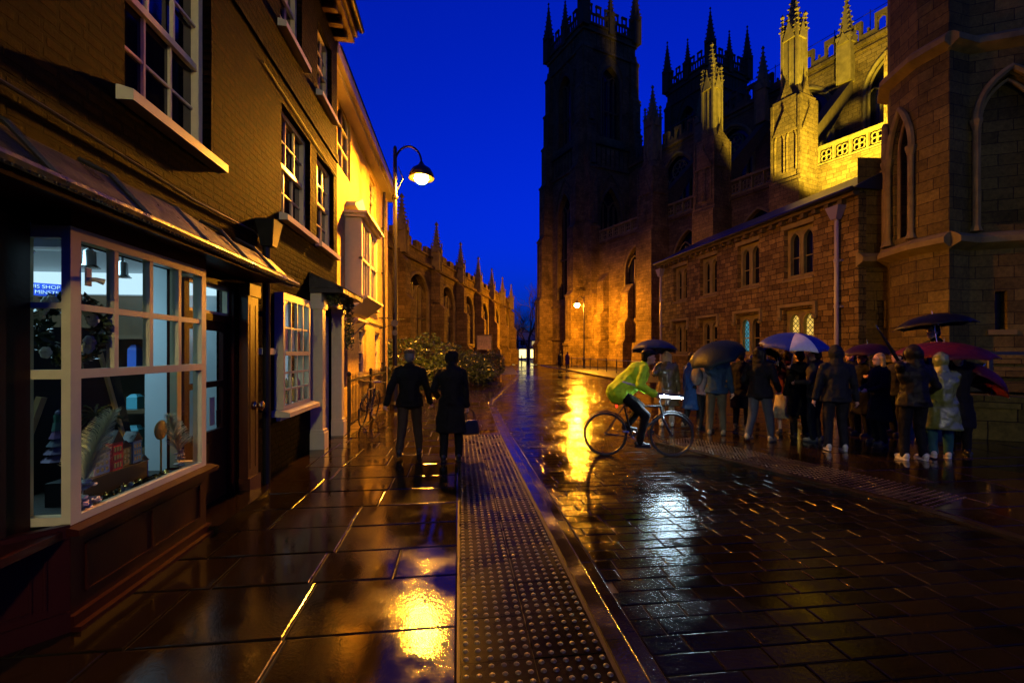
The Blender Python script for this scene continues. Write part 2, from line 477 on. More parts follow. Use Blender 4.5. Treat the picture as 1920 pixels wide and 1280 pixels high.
tag(g.build('tactile_paving', [M['tactile'],M['stud']], loc=(4.98,4.2,.004), rz=math.atan2(1.25,3.72)), kind='structure')

# right pavement
g = MB()
ys = [-6,4.2,7.9,11,23.6,40,56,90]
for y0,y1 in zip(ys, ys[1:]):
    z = -.004 if y1 <= 23.6 else 0
    g.quad((xr(y0)+.004,y0,z),(40,y0,z),(40,y1,z),(xr(y1)+.004,y1,z))
tag(g.build('pavement_bedding', M['mortar']), kind='structure')
g = MB(); y = -1.4
while y < 23:
    dy = rnd.choice((.45,.6,.6))
    x = max(xr(y),xr(y+dy))-rnd.random()*.4
    while x < 16.5:
        w = rnd.uniform(.5,.95)
        p = [(max(x,xr(y)),y),(max(x+w,xr(y)),y),(max(x+w,xr(y+dy)),y+dy),(max(x,xr(y+dy)),y+dy)]
        if p[1][0]-p[0][0] > .06 and p[2][0]-p[3][0] > .06: slab(g, p, .006, .003, .01, .0035, .006)
        x += w
    y += dy
tag(g.build('pavement', M['pave']), kind='structure')
# ================================================================== wall helpers
def arch_pts(u0, u1, zs, h, n=7):
    w = u1-u0; r = (h*h + w*w/4)/w; a1 = math.asin(min(1,h/r)); out = []
    for i in range(n+1):
        a = a1*i/n; out.append((u0+r-r*math.cos(a), zs+r*math.sin(a)))
    out[-1] = ((u0+u1)/2, zs+h)
    return out, [(u0+u1-p[0], p[1]) for p in out]
def wall(mb, u0, u1, z0, z1, holes=(), y=0.0, depth=.3, n=7):
    # holes: (a, b, sill, spring, rise); rise 0 is a flat head. Outside faces -y.
    us = sorted({u0,u1} | {h[0] for h in holes} | {h[1] for h in holes})
    zs = sorted({z0,z1} | {h[2] for h in holes} | {h[3]+h[4] for h in holes})
    us = [u for u in us if u0-1e-6 <= u <= u1+1e-6]; zs = [z for z in zs if z0-1e-6 <= z <= z1+1e-6]
    for a,b in zip(us, us[1:]):
        for c,d in zip(zs, zs[1:]):
            m = ((a+b)/2,(c+d)/2)
            if any(h[0] < m[0] < h[1] and h[2] < m[1] < h[3]+h[4] for h in holes): continue
            mb.quad((a,y,c),(b,y,c),(b,y,d),(a,y,d))
    for a,b,c,d,h in holes:
        mb.quad((a,y,c),(a,y+depth,c),(a,y+depth,d),(a,y,d))
        mb.quad((b,y+depth,c),(b,y,c),(b,y,d),(b,y+depth,d))
        mb.quad((a,y+depth,c),(a,y,c),(b,y,c),(b,y+depth,c))
        if h == 0:
            mb.quad((a,y,d),(a,y+depth,d),(b,y+depth,d),(b,y,d))
        else:
            for side in arch_pts(a,b,d,h,n):
                for p,q in zip(side, side[1:]):
                    mb.quad((p[0],y,p[1]),(q[0],y,q[1]),(q[0],y,d+h),(p[0],y,d+h))
                    mb.quad((p[0],y,p[1]),(p[0],y+depth,p[1]),(q[0],y+depth,q[1]),(q[0],y,q[1]))
def arch_rib(mb, a, b, d, h, y, r, n=8, foot=None):
    L, Rr = arch_pts(a,b,d,h,n)
    pts = ([(a,y,foot)] if foot is not None else []) + [(p[0],y,p[1]) for p in L] + [(p[0],y,p[1]) for p in Rr[::-1][1:]] + ([(b,y,foot)] if foot is not None else [])
    mb.tube(pts, r, 6)
def arch_panel(mb, a, b, c, d, h, y, n=8):
    if h == 0: mb.quad((a,y,c),(b,y,c),(b,y,d),(a,y,d)); return
    L, Rr = arch_pts(a,b,d,h,n)
    poly = [(a,y,c),(b,y,c)] + [(p[0],y,p[1]) for p in Rr] + [(p[0],y,p[1]) for p in L[::-1][1:]]
    mb.add(poly, [tuple(range(len(poly)))])

def sash(house, a, b, c, d, y=0.0, cols=3, rows=(2,2), open_=False, glassm='darkglass', sillw=.12):
    # box sash: frame with meeting rail and glazing bars > glass, sill
    yo = y+.085; f = MB(); fw = .07
    f.box(a,a+fw,yo,yo+.09,c,d); f.box(b-fw,b,yo,yo+.09,c,d)
    f.box(a+fw,b-fw,yo,yo+.09,d-fw,d); f.box(a+fw,b-fw,yo,yo+.09,c,c+.08)
    mid = (c+d)/2
    f.box(a+fw,b-fw,yo+.012,yo+.06,mid-.03,mid+.03)
    for z0,z1,nr,yy in ((c+.08,mid-.03,rows[0],yo+.045),(mid+.03,d-fw,rows[1],yo+.02)):
        for k in range(1,cols):
            u = a+fw+(b-a-2*fw)*k/cols; f.box(u-.012,u+.012,yy,yy+.035,z0,z1)
        for k in range(1,nr):
            z = z0+(z1-z0)*k/nr; f.box(a+fw,b-fw,yy+.004,yy+.031,z-.011,z+.011)
    fr = f.build('sash_window', M['white'], house)
    g_ = MB(); g_.quad((a+fw,yo+.07,c+.08),(b-fw,yo+.07,c+.08),(b-fw,yo+.07,d-fw),(a+fw,yo+.07,d-fw))
    g_.build('pane', M[glassm], fr)
    s = MB(); s.prism([(y-sillw,c-.11),(y+.085,c-.11),(y+.085,c+.002),(y-.02,c-.002),(y-sillw,c-.03)], a-.09, b+.09, 'x')
    s.build('sill', M['white'], fr)
    return fr

# ================================================================== BRICK SHOP HOUSE (local x = along street, outside = -y)
# world X = HX - y_local, world Y = x_local
HX = -2.5
house = thing('brick_shop_house', 'dark wet brick house with a lit white bay shop window at pavement level', 'house', (HX,0,0), R(90))
W1 = [(3.72,4.92,3.62,5.35,0),(6.75,8.0,3.62,5.2,0),(8.35,9.45,3.62,5.2,0)]
W2 = [(3.9,4.9,6.3,7.6,0),(6.7,7.6,6.3,7.6,0),(8.4,9.3,6.3,7.6,0)]
SH = [(2.1,5.46,0.0,2.42,0)]
BW = [(6.5,7.62,.86,2.42,0)]
DH = [(8.18,9.28,0.0,2.35,0)]
w = MB(); wall(w, -2.0, 9.7, 0, 8.35, W1+W2+SH+BW+DH, depth=.22)
w.quad((9.7,0,0),(9.7,8,0),(9.7,8,8.35),(9.7,0,8.35))
w.quad((-2,8,0),(-2,0,0),(-2,0,8.35),(-2,8,8.35))
w.quad((-2,0,8.35),(9.7,0,8.35),(9.7,8,8.35),(-2,8,8.35))
# projecting flat brick arches and band course
w.box(-2,9.7,-.035,-.002,5.55,5.7)
w.build('brick_wall', M['brick'], house)
for a,b,c,d,_ in W1: sash(house,a,b,c,d,rows=(2,2))
for a,b,c,d,_ in W2: sash(house,a,b,c,d,rows=(2,2))
e = MB()
e.box(-2.1,9.75,-.34,-.003,8.1,8.22); e.box(-2.1,9.75,-.4,-.003,8.22,8.42)
for k in range(30): e.box(-1.9+k*.39,-1.78+k*.39,-.26,-.003,7.97,8.1)
e.build('eaves', M['wood'], house)
rf = MB(); rf.quad((-2.2,-.45,8.43),(9.85,-.45,8.43),(9.85,4,11.4),(-2.2,4,11.4)); rf.quad((-2.2,-.45,8.43),(-2.2,4,11.4),(-2.2,8,8.43),(-2.2,8,8.43)); rf.quad((-2.2,4,11.4),(9.85,4,11.4),(9.85,8,8.43),(-2.2,8,8.43)); rf.tri((9.85,-.45,8.43),(9.85,8,8.43),(9.85,4,11.4))
rf.build('roof', M['slate'], house)
gt = MB(); gt.tube([(-2.2,-.47,8.4),(9.8,-.47,8.4)], .06, 8); gt.build('gutter', M['iron'], house)
# cables clipped along the brick
cb = MB(); 
cb.tube([(1.0,-.02,3.15),(3.0,-.03,3.12),(4.6,-.02,3.08),(5.8,-.02,3.12),(6.25,-.03,3.05)], .012, 6)
cb.tube([(6.1,-.02,5.35),(7.6,-.025,5.3),(9.6,-.02,5.22)], .014, 6)
cb.build('cable', M['iron'], house)
# rain pipe with hopper
dp = MB(); dp.tube([(6.02,-.09,.0),(6.02,-.09,3.0)], .045, 10)
for z in (.9,2.1): dp.box(5.95,6.09,-.1,-.003,z,z+.06)
dp.taper(6.02,-.12,2.98,3.3,.07,.07,.14,.115)
dp.build('rain_pipe', M['iron'], house)

# canopy over the shop: lead slope, fascia with rain beads, timber soffit, ends at x = 5.85
cn = MB()
CX0, CX1 = -.5, 5.88
n = 26
for k in range(n):
    a = CX0+(CX1-CX0)*k/n; b = CX0+(CX1-CX0)*(k+1)/n
    za = .025*math.sin(a*2.1)+.012*math.sin(a*5); zb = .025*math.sin(b*2.1)+.012*math.sin(b*5)
    cn.quad((a,-.43,2.56+za*.4),(b,-.43,2.56+zb*.4),(b,-.2,2.80+zb),(a,-.2,2.80+za))
    cn.quad((a,-.2,2.80+za),(b,-.2,2.80+zb),(b,-.004,2.9+zb),(a,-.004,2.9+za))
for k in range(9): cn.tube([(CX0+.3+k*.7,-.435,2.57),(CX0+.3+k*.7,-.2,2.83),(CX0+.3+k*.7,-.01,2.925)], .018, 6)
cn.tri((CX1,-.43,2.56),(CX1,-.004,2.56),(CX1,-.004,2.9))
cp = cn.build('canopy', M['lead'], house)
fb = MB(); fb.box(CX0,CX1,-.44,-.004,2.50,2.555); fb.box(CX0,CX1+.01,-.47,-.44,2.45,2.56)
fb.build('soffit', M['redpaint'], cp)
gb = MB(); gb.tube([(CX0,-.5,2.54),(CX1+.03,-.5,2.49)], .032, 8)
for k in range(150):
    x = CX0+(CX1-CX0)*k/150+rnd.uniform(-.01,.01); gb.ell((x,-.515,2.515-.05*k/150), (.008,.008,.011), 6, 5)
gb.build('gutter', M['lead'], cp)

# shop bay: front plane y = -.21, near end x = 2.97, far end x = 4.4
BX0, BX1, BY = 2.97, 4.42, -.21
bay = MB()
SZ, TZ = .62, 2.40
us = [BX0+.03, 3.345, 3.695, 4.045, BX1-.03]
bay.box(BX0,BX0+.075,BY,BY+.05,SZ,TZ); bay.box(BX1-.07,BX1,BY,BY+.075,SZ,TZ)
bay.box(BX0+.075,BX1-.07,BY,BY+.07,TZ-.07,TZ)
bay.box(BX0+.075,BX1-.07,BY,BY+.07,1.49,1.545)                                   # heavy transom
for u in us[1:-1]: bay.box(u-.019,u+.019,BY+.008,BY+.058,1.545,TZ-.07)
for a,b in zip(us,us[1:]): bay.box(a+.019,b-.019,BY+.01,BY+.05,1.905,1.945)
bay.box(BX0+.075,BX1-.07,BY,BY+.06,SZ,SZ+.045)
# near return, facing the viewer
bay.box(BX0,BX0+.07,.045,.075,SZ,TZ)
bay.box(BX0+.004,BX0+.06,BY+.05,.045,TZ-.07,TZ); bay.box(BX0+.004,BX0+.06,BY+.05,.045,1.49,1.545); bay.box(BX0+.008,BX0+.055,BY+.05,.045,1.91,1.945); bay.box(BX0+.004,BX0+.06,BY+.05,.045,SZ,SZ+.05)
bay.box(BX0+.075,BX0+.079,BY+.002,BY+.06,SZ,TZ)
bay.box(BX1-.06,BX1,BY+.075,.06,SZ,SZ+.05); bay.box(BX1-.06,BX1,BY+.075,.06,TZ-.07,TZ); bay.box(BX1-.062,BX1,.0,.06,SZ,TZ)
bw = bay.build('shop_window', M['white'], house)
gl = MB()
gl.quad((BX0+.06,BY+.035,SZ),(BX1-.06,BY+.035,SZ),(BX1-.06,BY+.035,TZ),(BX0+.06,BY+.035,TZ))
gl.quad((BX0+.035,.06,SZ),(BX0+.035,BY+.04,SZ),(BX0+.035,BY+.04,TZ),(BX0+.035,.06,TZ))
gl.quad((BX1-.03,BY+.07,SZ),(BX1-.03,0,SZ),(BX1-.03,0,TZ),(BX1-.03,BY+.07,TZ))
gl.build('pane', M['glass'], bw)
sl = MB(); sl.prism([(BY-.07,SZ-.055),(BY+.06,SZ-.055),(BY+.06,SZ-.003),(BY,SZ-.003),(BY-.07,SZ-.02)], BX0-.03, BX1+.08, 'x')
sl.build('sill', M['redpaint'], bw)
lk = MB(); lk.box(BX0+.1,BX0+.14,BY-.012,BY-.001,2.06,2.17); lk.tube([(BX0+.12,BY-.012,2.1),(BX0+.12,BY-.05,2.1),(BX0+.15,BY-.075,2.09)], [.014,.014,.02], 8)
lk.build('camera_bracket', M['white'], bw)
# stall riser: panelled front and canted near side
sr = MB()
sr.box(BX0,BX1,BY,.0,0.09,SZ-.057)
sr.box(BX0-.02,BX1+.02,BY-.035,.0,0,.09)
sr.box(BX0+.1,BX1-.1,BY-.012,BY-.001,.18,.19); sr.box(BX0+.1,BX1-.1,BY-.012,BY-.001,.47,.48)
for u in (BX0+.1,(BX0+BX1)/2-.02,BX1-.12): sr.box(u,u+.02,BY-.014,BY-.002,.18,.48)
sr.box(BX0-.025,BX1+.1,BY-.075,BY-.03,-.002,.03)
# canted side: from the bay corner back to the wall towards the viewer
T = Matrix.Translation((BX0,BY,0)) @ Matrix.Rotation(R(135),4,'Z')
sr.T = T
sr.box(.003,1.6,-.03,.0,.12,.61); sr.box(.003,1.6,-.03,.025,0,.12); sr.box(.003,1.6,-.03,.02,.55,.63)
sr.box(.10,.11,.001,.012,.17,.49); sr.box(.16,.17,.001,.012,.17,.49); sr.box(.17,1.2,.001,.012,.48,.49); sr.box(.17,1.2,.001,.012,.17,.18)
sr.T = None
sr.box(BX0-1.2,BX0+.0,-.2,.0,.555,.6)
sr.box(.2,BX0-.0,.004,.09,.6,2.42); sr.box(BX0,BX1,BY,.0,2.402,2.498)
for u in (1.2,2.0,2.75): sr.box(u,u+.05,-.02,.003,.6,2.42)
sr.build('stall_riser', M['redpaint'], house)

# shop door set back beyond the bay
dr = MB(); DY = .12
dr.box(4.5,4.58,DY-.1,DY+.05,0,2.42); dr.box(5.42,5.48,DY-.1,DY+.05,0,2.42)
dr.box(4.58,5.42,DY-.06,DY+.02,1.98,2.05); dr.box(4.5,5.48,DY-.1,DY+.05,2.36,2.42)
dr.box(4.58,4.7,DY-.03,DY+.015,.04,1.98); dr.box(5.34,5.42,DY-.03,DY+.015,.04,1.98)
dr.box(4.7,5.34,DY-.03,DY+.015,.04,.82); dr.box(4.7,5.34,DY-.03,DY+.015,1.28,1.34); dr.box(4.7,5.34,DY-.03,DY+.015,1.88,1.98)
dr.box(4.8,5.08,DY-.045,DY-.031,.2,.7)
dd = dr.build('shop_door', M['redpaint'], house)
tr = MB(); tr.box(4.58,4.62,DY-.05,DY+.0,2.05,2.36); tr.box(5.38,5.42,DY-.05,DY,2.05,2.36); tr.box(4.92,4.96,DY-.05,DY,2.05,2.36); tr.box(4.58,5.42,DY-.05,DY,2.05,2.08); tr.box(4.58,5.42,DY-.05,DY,2.33,2.36)
tr.build('transom_frame', M['white'], dd)
gp = MB(); gp.quad((4.7,DY,.82),(5.34,DY,.82),(5.34,DY,1.88),(4.7,DY,1.88)); gp.quad((4.58,DY-.01,2.05),(5.42,DY-.01,2.05),(5.42,DY-.01,2.36),(4.58,DY-.01,2.36))
gp.build('pane', M['glass'], dd)
nt = MB(); nt.box(5.1,5.2,DY-.012,DY-.006,.87,1.17); nt.build('notice', M['white'], dd)
nt = MB(); nt.box(5.24,5.32,DY-.012,DY-.006,.86,1.02); nt.build('notice', M['redpaint'], dd)
st = MB(); st.box(4.4,5.5,-.33,.2,.003,.07); st.build('door_step', M['pave'], house)
# timber pilaster and bell beyond the door
pl = MB(); pl.box(5.5,5.76,-.1,-.002,0,2.44); pl.box(5.485,5.775,-.125,-.002,0,.2); pl.box(5.485,5.775,-.125,-.002,2.3,2.44); pl.box(5.54,5.57,-.106,-.099,.3,2.2); pl.box(5.68,5.71,-.106,-.099,.3,2.2)
pp = pl.build('pilaster', M['wood'], house)
T = MB(); T.T = Matrix.Translation((5.64,-.1,1.02)) @ Matrix.Rotation(R(90),4,'X'); T.lathe([(.02,0),(.05,.0),(.05,.02),(.02,.03),(.03,.06),(.055,.075),(.055,.1),(.03,.115)],16); T.build('knob', M['brass'], pp, smooth=True)
# second shop window, multi-paned, standing proud as a shallow bow
b2 = MB(); a,b,c,d = 6.5,7.62,.86,2.42; y0 = -.12
b2.box(a,a+.06,y0,.05,c,d); b2.box(b-.06,b,y0,.05,c,d); b2.box(a,b,y0,.05,d,d+.05); b2.box(a+.06,b-.06,y0,y0+.05,c,c+.05); b2.box(a+.06,b-.06,y0,y0+.05,d-.05,d)
b2.box(a+.06,b-.06,y0-.01,y0+.05,1.6,1.66)
for k in range(1,4): u = a+.06+(b-a-.12)*k/4; b2.box(u-.016,u+.016,y0+.006,y0+.045,c+.05,d-.05)
for z in (1.13,1.36,1.99): b2.box(a+.06,b-.06,y0+.01,y0+.04,z-.014,z+.014)
o2 = b2.build('shop_window', M['white'], house)
g2 = MB(); g2.quad((a+.05,y0+.03,c),(b-.05,y0+.03,c),(b-.05,y0+.03,d),(a+.05,y0+.03,d)); g2.build('pane', M['glass'], o2)
s2 = MB(); s2.prism([(-.24,c-.09),(-.002,c-.09),(-.002,c-.001),(-.1,c-.001),(-.24,c-.03)], a-.1, b+.1, 'x'); s2.build('sill', M['white'], o2)
# white door case at the far end
dc = MB()
for u in (8.0,9.28):
    dc.box(u,u+.18,-.2,-.002,.28,2.45); dc.box(u-.03,u+.21,-.24,-.002,0.0,.28); dc.box(u-.02,u+.2,-.225,-.002,.28,.33); dc.box(u-.03,u+.21,-.23,-.002,2.38,2.5)
dc.box(8.0,9.46,-.18,-.002,2.5,2.66)
dcs = dc.build('door_case', M['white'], house)
h2 = MB(); h2.box(7.95,9.52,-.55,-.003,2.66,2.74); h2.prism([(-.58,2.74),(-.003,2.74),(-.003,3.0)], 7.93, 9.54, 'x'); h2.build('door_hood', M['lead'], dcs)
fd = MB(); fd.box(8.18,9.28,.05,.1,0,2.35)
for u0,u1 in ((8.28,8.68),(8.78,9.18)):
    for z0,z1 in ((.2,.85),(1.0,1.6),(1.72,2.2)): fd.box(u0,u1,.04,.051,z0,z1)
fdo = fd.build('front_door', M['white'], house)
k = MB(); k.ell((8.3,.02,1.05),(.03,.03,.03)); k.build('handle', M['brass'], fdo, smooth=True)
sg = MB(); sg.box(5.98,6.42,-.06,-.004,1.62,1.70); sg.build('wall_plate', M['white'], house)

# rooms behind the glass
def room(x0,x1,y0,y1,z1,mats,name):
    r = MB()
    r.m = 0; r.quad((x0,y1,0),(x1,y1,0),(x1,y1,z1),(x0,y1,z1)); r.quad((x0,y0,0),(x0,y1,0),(x0,y1,z1),(x0,y0,z1)); r.quad((x1,y0,0),(x1,y1,0),(x1,y1,z1),(x1,y0,z1))
    r.quad((x0,y0,z1),(x1,y0,z1),(x1,y1,z1),(x0,y1,z1)); r.m = 1; r.quad((x0,y0,.01),(x1,y0,.01),(x1,y1,.01),(x0,y1,.01))
    return r.build(name, mats, house)
M['shopwall'] = pbr('shop_wall_paint', (.55,.6,.62), .6, noise=.1, nscale=3)
M['shopfloor'] = pbr('shop_floor_boards', (.10,.06,.03), .4, noise=.3, nscale=5)
rm = room(-.5,6.1,.225,4.2,2.88,[M['shopwall'],M['shopfloor']],'shop_room')
bm = MB()
for x in (1.2,2.6,4.0,5.2): bm.box(x,x+.12,.23,4.19,2.74,2.875)
bm.build('ceiling_beam', M['shopwall'], rm)
pt = MB(); pt.box(5.2,5.26,.45,.8,0,2.86); pt.build('white_partition', M['shopwall'], rm)
lb = MB(); lb.box(5.95,6.09,.5,4.15,2.36,2.6); lb.build('lit_fascia', emit('lit_fascia_panel',(.55,.85,1),1.1), rm)
shf = MB()
for z in (.5,.95,1.4,1.8): shf.box(5.6,6.09,1.0,4.1,z,z+.04)
shf.box(6.05,6.09,.98,4.15,0,2.34); shf.box(5.58,6.09,.98,1.02,0,1.95); shf.build('shelf', M['shopfloor'], rm)
rm2 = room(6.2,8.0,.225,2.6,2.6,[M['shopwall'],M['shopfloor']],'shop_room')
# bay floor (display platform)
bf = MB(); bf.box(BX0+.08,BX1-.07,BY+.08,.6,.42,.6); bf.build('display_platform', M['soil'], house)
bf = MB(); bf.box(6.56,7.56,-.06,.5,.7,.9); bf.build('display_platform', M['shopwall'], house)

def area(name, loc, size, power, col, rot=(0,0,0), sy=None):
    d = bpy.data.lights.new(name,'AREA'); d.energy = power; d.color = col; d.size = size
    if sy: d.shape = 'RECTANGLE'; d.size_y = sy
    o = bpy.data.objects.new(name,d); COL.objects.link(o); o.location = loc; o.rotation_euler = rot; return o
area('shop_ceiling_lamp', (-4.1,4.2,2.7), 1.2, 60, (.42,.80,1.0), sy=2.2)
area('shop_ceiling_lamp', (-3.5,7.1,2.5), .8, 22, (.55,.85,1.0))

# ------------------------------------------------------------------ things in the shop window
pal = [(.5,.05,.06),(.05,.12,.5),(.6,.5,.12),(.1,.4,.2),(.6,.6,.6),(.5,.2,.4),(.1,.4,.5)]
PM = [pbr('painted_toy', c, .4) for c in pal]
# wreath
def leafcloud(mb, c, r, n, size, shell=.5, seed=1, flat=1):
    q = random.Random(seed)
    for _ in range(n):
        while True:
            p = Vector((q.uniform(-1,1),q.uniform(-1,1),q.uniform(-1,1)))
            if shell <= p.length <= 1: break
        p = Vector((c[0]+p.x*r[0], c[1]+p.y*r[1], c[2]+p.z*r[2]))
        a = Vector((q.gauss(0,1),q.gauss(0,1),q.gauss(0,.7))).normalized(); b = a.orthogonal().normalized()
        b = (b*math.cos(q.random()*6.28)+a.cross(b)*math.sin(q.random()*6.28)).normalized()
        s_ = size*q.uniform(.6,1.3)
        mb.add([p-a*s_, p+b*s_*.42, p+a*s_, p-b*s_*.42], [(0,1,2,3)])
wr = MB()
wc = at(132,2.95,1.80)
for k in range(26):
    q = 2*PI*k/26; leafcloud(wr, (wc.x+.17*math.cos(q), wc.y, wc.z+.19*math.sin(q)), (.06,.05,.06), 26, .035, 0, k)
wo = tag(wr.build('wreath', M['leafdark']), 'round dark green leaf wreath hanging inside the near end of the bay window', 'wreath')
wf = MB()
for k in range(15):
    q = rnd.random()*6.28; c = (wc.x+.17*math.cos(q), wc.y-.05+rnd.uniform(-.02,.02), wc.z+.19*math.sin(q))
    for j in range(6): wf.ell((c[0]+.02*math.cos(j), c[1], c[2]+.02*math.sin(j)), (.02,.012,.02), 7, 5)
wf.build('flower', pbr('cream_petals',(.7,.6,.42),.6), wo)
# black A-shaped display board with timber legs
ea = thing('display_easel', 'tall black tapering display board with a timber leg inside the bay window', 'easel', (-3.0,3.9,0.012), R(36))
b_ = MB(); b_.prism([(-.47,.25),(.47,.25),(.22,1.83),(-.22,1.83)], -.012, .012, 'y'); b_.build('board', M['black'], ea)
b_ = MB(); b_.T = None; b_.tube([(-.5,-.03,0),(-.16,-.03,1.3)], .035, 6); b_.build('leg', M['pine'], ea)
b_ = MB(); b_.tube([(.5,-.03,0),(.15,-.03,1.7)], .02, 6); b_.build('leg', M['pine'], ea)
# pampas
def pampas(name, loc, h, lean, n, label, seed):
    q = random.Random(seed); mb = MB()
    for _ in range(n):
        t0 = q.uniform(.35,1); p = Vector((lean[0]*t0*t0*h, lean[1]*t0*t0*h, t0*h)); a = q.random()*6.28; L = .13*(1.25-t0)*h/.5+.02
        mid = p+Vector((math.cos(a)*L*.35, math.sin(a)*L*.35, L*.5)); end = p+Vector((math.cos(a)*L*.8, math.sin(a)*L*.8, L*.75))
        mb.tube([p,mid,end], [.0016,.0014,.0006], 3, caps=False)
    mb.tube([(lean[0]*t*t*h, lean[1]*t*t*h, t*h) for t in (0,.25,.5,.75,1)], [.004,.004,.003,.002,.001], 5)
    return tag(mb.build(name, M['plume'], loc=loc), label, 'dried grass')
M['plume'] = pbr('pampas_plume', (.8,.68,.4), .8)
pampas('pampas_grass', (-2.41,3.2,.6), .62, (.02,.42), 700, 'large feathery pampas plume leaning right at the near end of the bay window', 3)
pampas('pampas_grass', (-2.42,4.26,.6), .5, (.02,-.32), 420, 'smaller pampas plume leaning left at the door end of the bay window', 4)
# flowers
fl = MB()
for k in range(24):
    c = (-2.385+rnd.uniform(-.04,.04), 3.19+rnd.uniform(-.06,.06), .63+rnd.uniform(0,.2))
    for j in range(7): fl.ell((c[0]+.018*math.cos(j*.9), c[1]+.018*math.sin(j*.9), c[2]+rnd.uniform(-.008,.008)), (.016,.016,.011), 7, 5)
tag(fl.build('flower_posy', pbr('ivory_petals',(.8,.7,.5),.6)), 'cluster of ivory paper flowers low in the near corner of the bay window', 'flowers')
fl = MB()
for k in range(12):
    c = (-2.42+rnd.uniform(-.03,.03), 4.26+rnd.uniform(-.04,.04), .64+rnd.uniform(0,.16))
    for j in range(6): fl.ell((c[0]+.014*math.cos(j), c[1]+.014*math.sin(j), c[2]), (.014,.014,.01), 7, 5)
tag(fl.build('flower_posy', pbr('blush_petals',(.5,.4,.33),.6)), 'small pale posy at the far right corner of the bay window', 'flowers')
# miniature houses, trees and figures
mini = [(3.62,-2.62,.16,.22,4),(3.74,-2.6,.10,.3,0),(3.86,-2.63,.13,.2,2),(3.98,-2.62,.1,.25,6),(3.5,-2.7,.12,.17,5),(4.1,-2.65,.11,.2,1)]
names = ['white','red','mustard','teal','pink','blue']
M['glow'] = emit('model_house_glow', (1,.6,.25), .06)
for k,(yy,xx,w_,h_,ci) in enumerate(mini):
    t = thing('model_house', '%s painted model house among the six in the bay window display' % names[k], 'ornament', (xx,yy,.762 if k < 4 else .6), R(90), 'model houses in the bay window')
    m = MB(); m.box(-w_/2,w_/2,-.04,.04,0,h_*.7); m.build('wall', PM[ci], t)
    m = MB(); m.prism([(-w_/2-.008,h_*.7),(w_/2+.008,h_*.7),(0,h_)], -.045,.045,'y'); m.build('roof', M['slate'], t)
    m = MB()
    for i in range(3):
        for j in range(3): m.box(-w_*.36+i*w_*.27,-w_*.22+i*w_*.27,-.0425,-.0405,.02+j*h_*.2,.02+j*h_*.2+h_*.12)
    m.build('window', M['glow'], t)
bx = MB(); bx.box(-2.78,-2.55,3.4,4.05,.6,.76); tag(bx.build('display_plinth', M['black']), 'low dark plinth carrying the model houses in the bay window', 'plinth')
tp = MB()
for z in range(6): tp.lathe([(.10-.015*z,0),(.03,.06)], 9, (-2.95,3.72,.85+z*.055))
tp.ell((-2.95,3.72,1.2),(.02,.02,.02))
tag(tp.build('table_tree', leafy('tinsel',(.05,.2,.12),(.3,.1,.3),.2)), 'small tinsel Christmas tree behind the model houses', 'ornament')
# dark palm sprig in front of board
ps = MB()
for k in range(13):
    a = 2*PI*k/13; L = .17
    pts = [Vector((-2.75,3.78,1.18))+Vector((math.cos(a)*L*t*.5, math.cos(a)*L*t, math.sin(a)*L*t*.8-.06*t*t)) for t in (0,.4,.8,1)]
    for p,q in zip(pts,pts[1:]): ps.tube([p,q],[.014,.006],4)
ps.tube([(-2.75,3.78,.8),(-2.75,3.78,1.18)], .006, 5)
tag(ps.build('foliage_sprig', M['leafdark']), 'dark star-shaped foliage sprig in the middle of the bay window', 'foliage')
# paper tree ornament on a stem at the far end
po = MB(); po.ell((-2.55,4.22,.98),(.02,.085,.085),16,10); po.tube([(-2.55,4.22,.6),(-2.55,4.22,.92)],.008,6)
tag(po.build('paper_ornament', pbr('gold_paper',(.5,.3,.08),.4)), 'round gold paper ornament on a stem at the door end of the bay', 'ornament')
sw = MB(); sw.ell((-2.42,3.62,.63),(.03,.05,.03)); sw.ell((-2.42,3.66,.67),(.018,.02,.02)); sw.tube([(-2.42,3.585,.63),(-2.42,3.57,.69)],[.012,.004],6); sw.tube([(-2.42,3.6,.61),(-2.42,3.6,.585)],.008,6); sw.tube([(-2.42,3.65,.61),(-2.42,3.65,.585)],.008,6)
tag(sw.build('animal_figurine', pbr('cream_ceramic',(.5,.42,.28),.35)), 'small cream animal figurine on the bay window floor', 'ornament')
bau = pbr('gold_bauble',(.7,.42,.1),.15,metal=1)
for k in range(11):
    xx = -2.40-rnd.random()*.12; yy = 3.3+k*.085+rnd.uniform(-.02,.02); r_ = rnd.uniform(.018,.03)
    m = MB(); m.ell((0,0,r_),(r_,r_,r_),12,8); m.tube([(0,0,2*r_-.002),(0,0,2*r_+.008)],.005,6)
    tag(m.build('bauble', bau, loc=(xx,yy,.603), smooth=True), 'small gold bauble lying on the floor of the bay window display', 'bauble', 'gold baubles on the bay window floor')
cot = MB(); leafcloud(cot, (-2.5,3.75,.60), (.12,.5,.03), 1500, .022, 0, 77); tag(cot.build('dried_moss', M['leafdark']), 'dried dark moss spread over the bay window floor', 'moss', kind='stuff')
